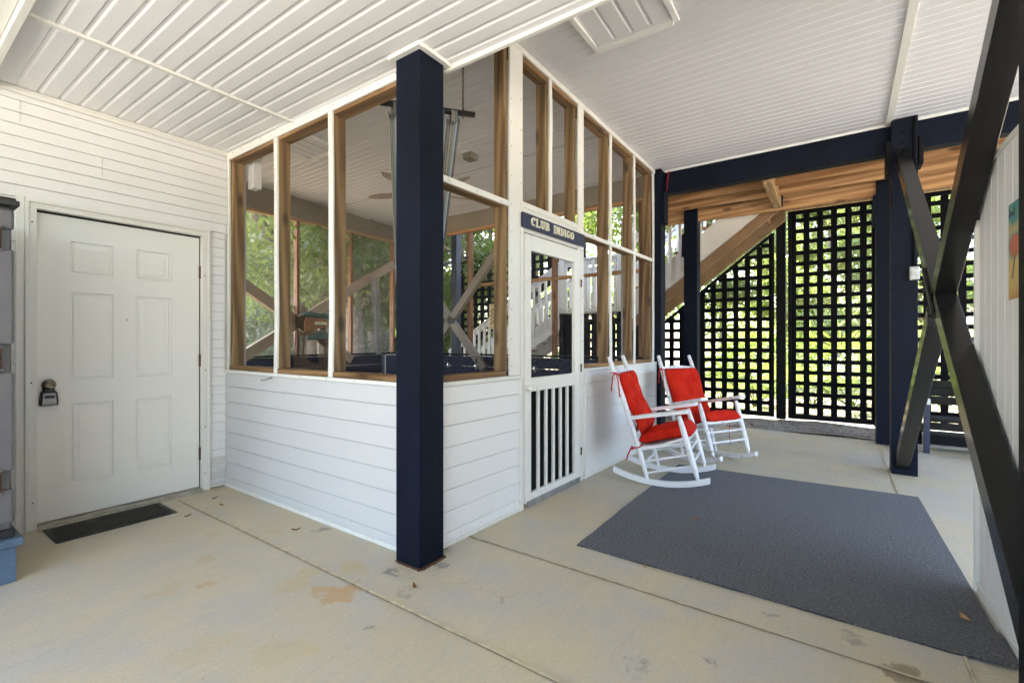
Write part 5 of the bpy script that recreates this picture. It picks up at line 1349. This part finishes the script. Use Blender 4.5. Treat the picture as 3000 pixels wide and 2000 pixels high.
labs = ['grey green shrub low in the first screened bay', 'bright shrub behind the left stud', 'shrub below the X brace in the second bay', 'grey green shrub behind the fishing net', 'bright shrub right of the fishing net', 'grey green shrub under the thick pale tree', 'low bright shrub in the third screened bay', 'shrub beside the slender pair of trees', 'shrub in the gap right of the corner post', 'shrub behind the far taupe X brace', 'tall shrub at the far left of the first bay', 'bushy shrub behind the second screened bay', 'background shrub behind the third screened bay', 'round shrub beyond the far porch corner']
for i, (px, d, s_) in enumerate(((735, 9.0, 1.1), (795, 9.8, 1.0), (835, 9.2, .9), (890, 9.9, 1.15), (945, 9.0, .9), (1010, 10.2, 1.2), (1075, 9.2, .75), (1130, 11.5, 1.1), (1320, 11.0, 1.1), (1400, 12.5, 1.2), (690, 10.5, 1.5), (900, 12.5, 1.6), (1060, 13, 1.5), (1200, 11.5, 1.2))):
    pr_ = sh1 if i % 2 == 0 else sh2; o = pr_ if i < 2 else copy_tree(pr_)
    x, y = cam_pt(px, d+2.4); o.location = (x, y, -.1); o.rotation_euler = (0, 0, i*1.7); o.scale = (s_, s_, s_*1.1); tag(o, labs[i], 'shrub', 'shrubs beyond the porch')
# palmettos behind the lattice
def palmetto(seed):
    rnd = random.Random(seed); t = thing('palmetto', 'palmetto', 'palmetto', (0, 0, 0)); m = MB(); st2 = MB()
    for k in range(12):
        az = rnd.uniform(0, 6.28); el = rnd.uniform(.35, 1.3); L = rnd.uniform(.6, 1.25); d = Vector((math.cos(az)*math.cos(el), math.sin(az)*math.cos(el), math.sin(el)))
        c = d*L; st2.tube([(0, 0, 0), tuple(d*L*.5+Vector((0, 0, .05))), tuple(c)], [.012, .009, .006], 5)
        side = d.cross(Vector((0, 0, 1))).normalized(); upv = side.cross(d).normalized(); ax = (d*.8+upv*rnd.uniform(-.3, .5)).normalized()
        for j in range(15):
            th = R_(-115+230*j/14); bl = rnd.uniform(.42, .60); dir_ = (ax*math.cos(th)+side*math.sin(th)).normalized(); tip = c+dir_*bl+Vector((0, 0, -.12*bl))
            wv = dir_.cross(upv).normalized()*.018; mid = c+dir_*bl*.5
            m.add([tuple(c), tuple(mid+wv), tuple(tip), tuple(mid-wv)], [(0, 1, 2, 3)])
    st2.build('stem', M['leaf_a'], t); m.build('frond', M['leaf_p'], t); return t
pm = palmetto(2); plabs = ['palmetto fan palm low behind the slanted lattice', 'palmetto behind the right half of the slanted lattice', 'palmetto left of the lattice mullion', 'palmetto right of the lattice mullion', 'palmetto behind the lattice right of the X brace', 'palmetto seen through the screen door lattice', 'palmetto behind the lattice posts', 'tall palmetto deeper behind the mullioned lattice', 'tall palmetto deeper behind the slanted lattice', 'palmetto beside the stair foot', 'palmetto far behind the slatted bench']
for i, (px, d, s_) in enumerate(((2110, 10.0, 1.0), (2210, 9.2, 1.15), (2380, 8.8, 1.1), (2500, 8.9, 1.2), (2760, 9.0, 1.3), (1590, 12, 1.6), (2300, 10.5, 1.3), (2440, 11.5, 1.6), (2150, 12.5, 1.6), (1420, 13, 1.3), (2680, 11, 1.5))):
    o = pm if i == 0 else copy_tree(pm); x, y = cam_pt(px, d); o.location = (x, y, -.07); o.rotation_euler = (0, 0, i*2.1); o.scale = (s_,)*3; tag(o, plabs[i], 'palmetto', 'palmettos behind the lattice')
# far wood as one mass
rnd = random.Random(99); Cw = []; Rw = []; Nw = []
for i in range(110):
    px = rnd.uniform(520, 3000) if i % 2 else rnd.uniform(520, 1500); d = rnd.uniform(20, 34); x, y = cam_pt(px, d); Cw.append((x, y, rnd.uniform(.2, 1)**1.5*(8.5 if px < 1500 else 7.0))); Rw.append(rnd.uniform(1.2, 2.4)); Nw.append(900)
fw = leafmesh('far_woodland', Cw, Rw, Nw, .12, M['leaf_b'], None, 17, flat=.9); tag(fw, 'far bright green wood closing the view behind all the trees', 'woodland', kind='stuff')
rnd = random.Random(98); Cw = []; Rw = []
for i in range(60):
    px = rnd.uniform(600, 1500); d = rnd.uniform(14, 20); x, y = cam_pt(px, d); Cw.append((x, y, rnd.uniform(.1, 2.6))); Rw.append(rnd.uniform(.7, 1.5))
uw = leafmesh('undergrowth', Cw, Rw, [900]*60, .07, M['leaf_c'], None, 18, flat=.7); tag(uw, 'grey green undergrowth at the foot of the wood beyond the porch', 'undergrowth', kind='stuff')

# ------------------------------------------------------------ rusty nail heads on the trim boards
def nails(pts, r, parent, nrm=None, T=None):
    m = MB(T)
    for p in pts:
        if nrm == 'x': m.box(p[0]-.0015, p[0], p[1]-r, p[1]+r, p[2]-r, p[2]+r)
        else: m.box(p[0]-r, p[0]+r, p[1]-.0015, p[1], p[2]-r, p[2]+r)
    m.build('nail_heads', M['rust'], parent)
rnd = random.Random(12)
nails([(1.8335, y+rnd.uniform(-.004, .004), z+rnd.uniform(-.02, .02)) for y in (3.437, 2.745) for z in [1.02+.21*i for i in range(9)]], .0028, pc, 'x')
nails([(1.8298, y, 2.78+rnd.uniform(-.008, .012)) for y in [2.1+.155*i for i in range(14)]], .0028, pc, 'x')
nails([(XL-.0182, y, .967) for y in [2.15+.3*i for i in range(7)]], .0025, pc, 'x')
pts = []
for x in (2.665, 2.775, 3.64, 3.705): pts += [(U(x), -.0162, z+rnd.uniform(-.03, .03)) for z in [1.05+.19*i for i in range(11)]]
for x in (4.283, 4.878, 5.445): pts += [(U(x), -.0122, z+rnd.uniform(-.03, .03)) for z in [1.05+.2*i for i in range(10)]]
pts += [(U(x), -.0148, 2.175) for x in (2.05, 2.3, 2.55, 3.9, 4.1, 4.5, 4.7, 5.1, 5.3)]
nails(pts, .0030, pc, None, TR)
nails([(x, YW-.0222, z) for x, z in ((.675, .18), (1.665, .14), (1.665, .52), (.668, .95), (1.668, .98), (.672, 1.98), (1.66, 1.75))], .004, hw)
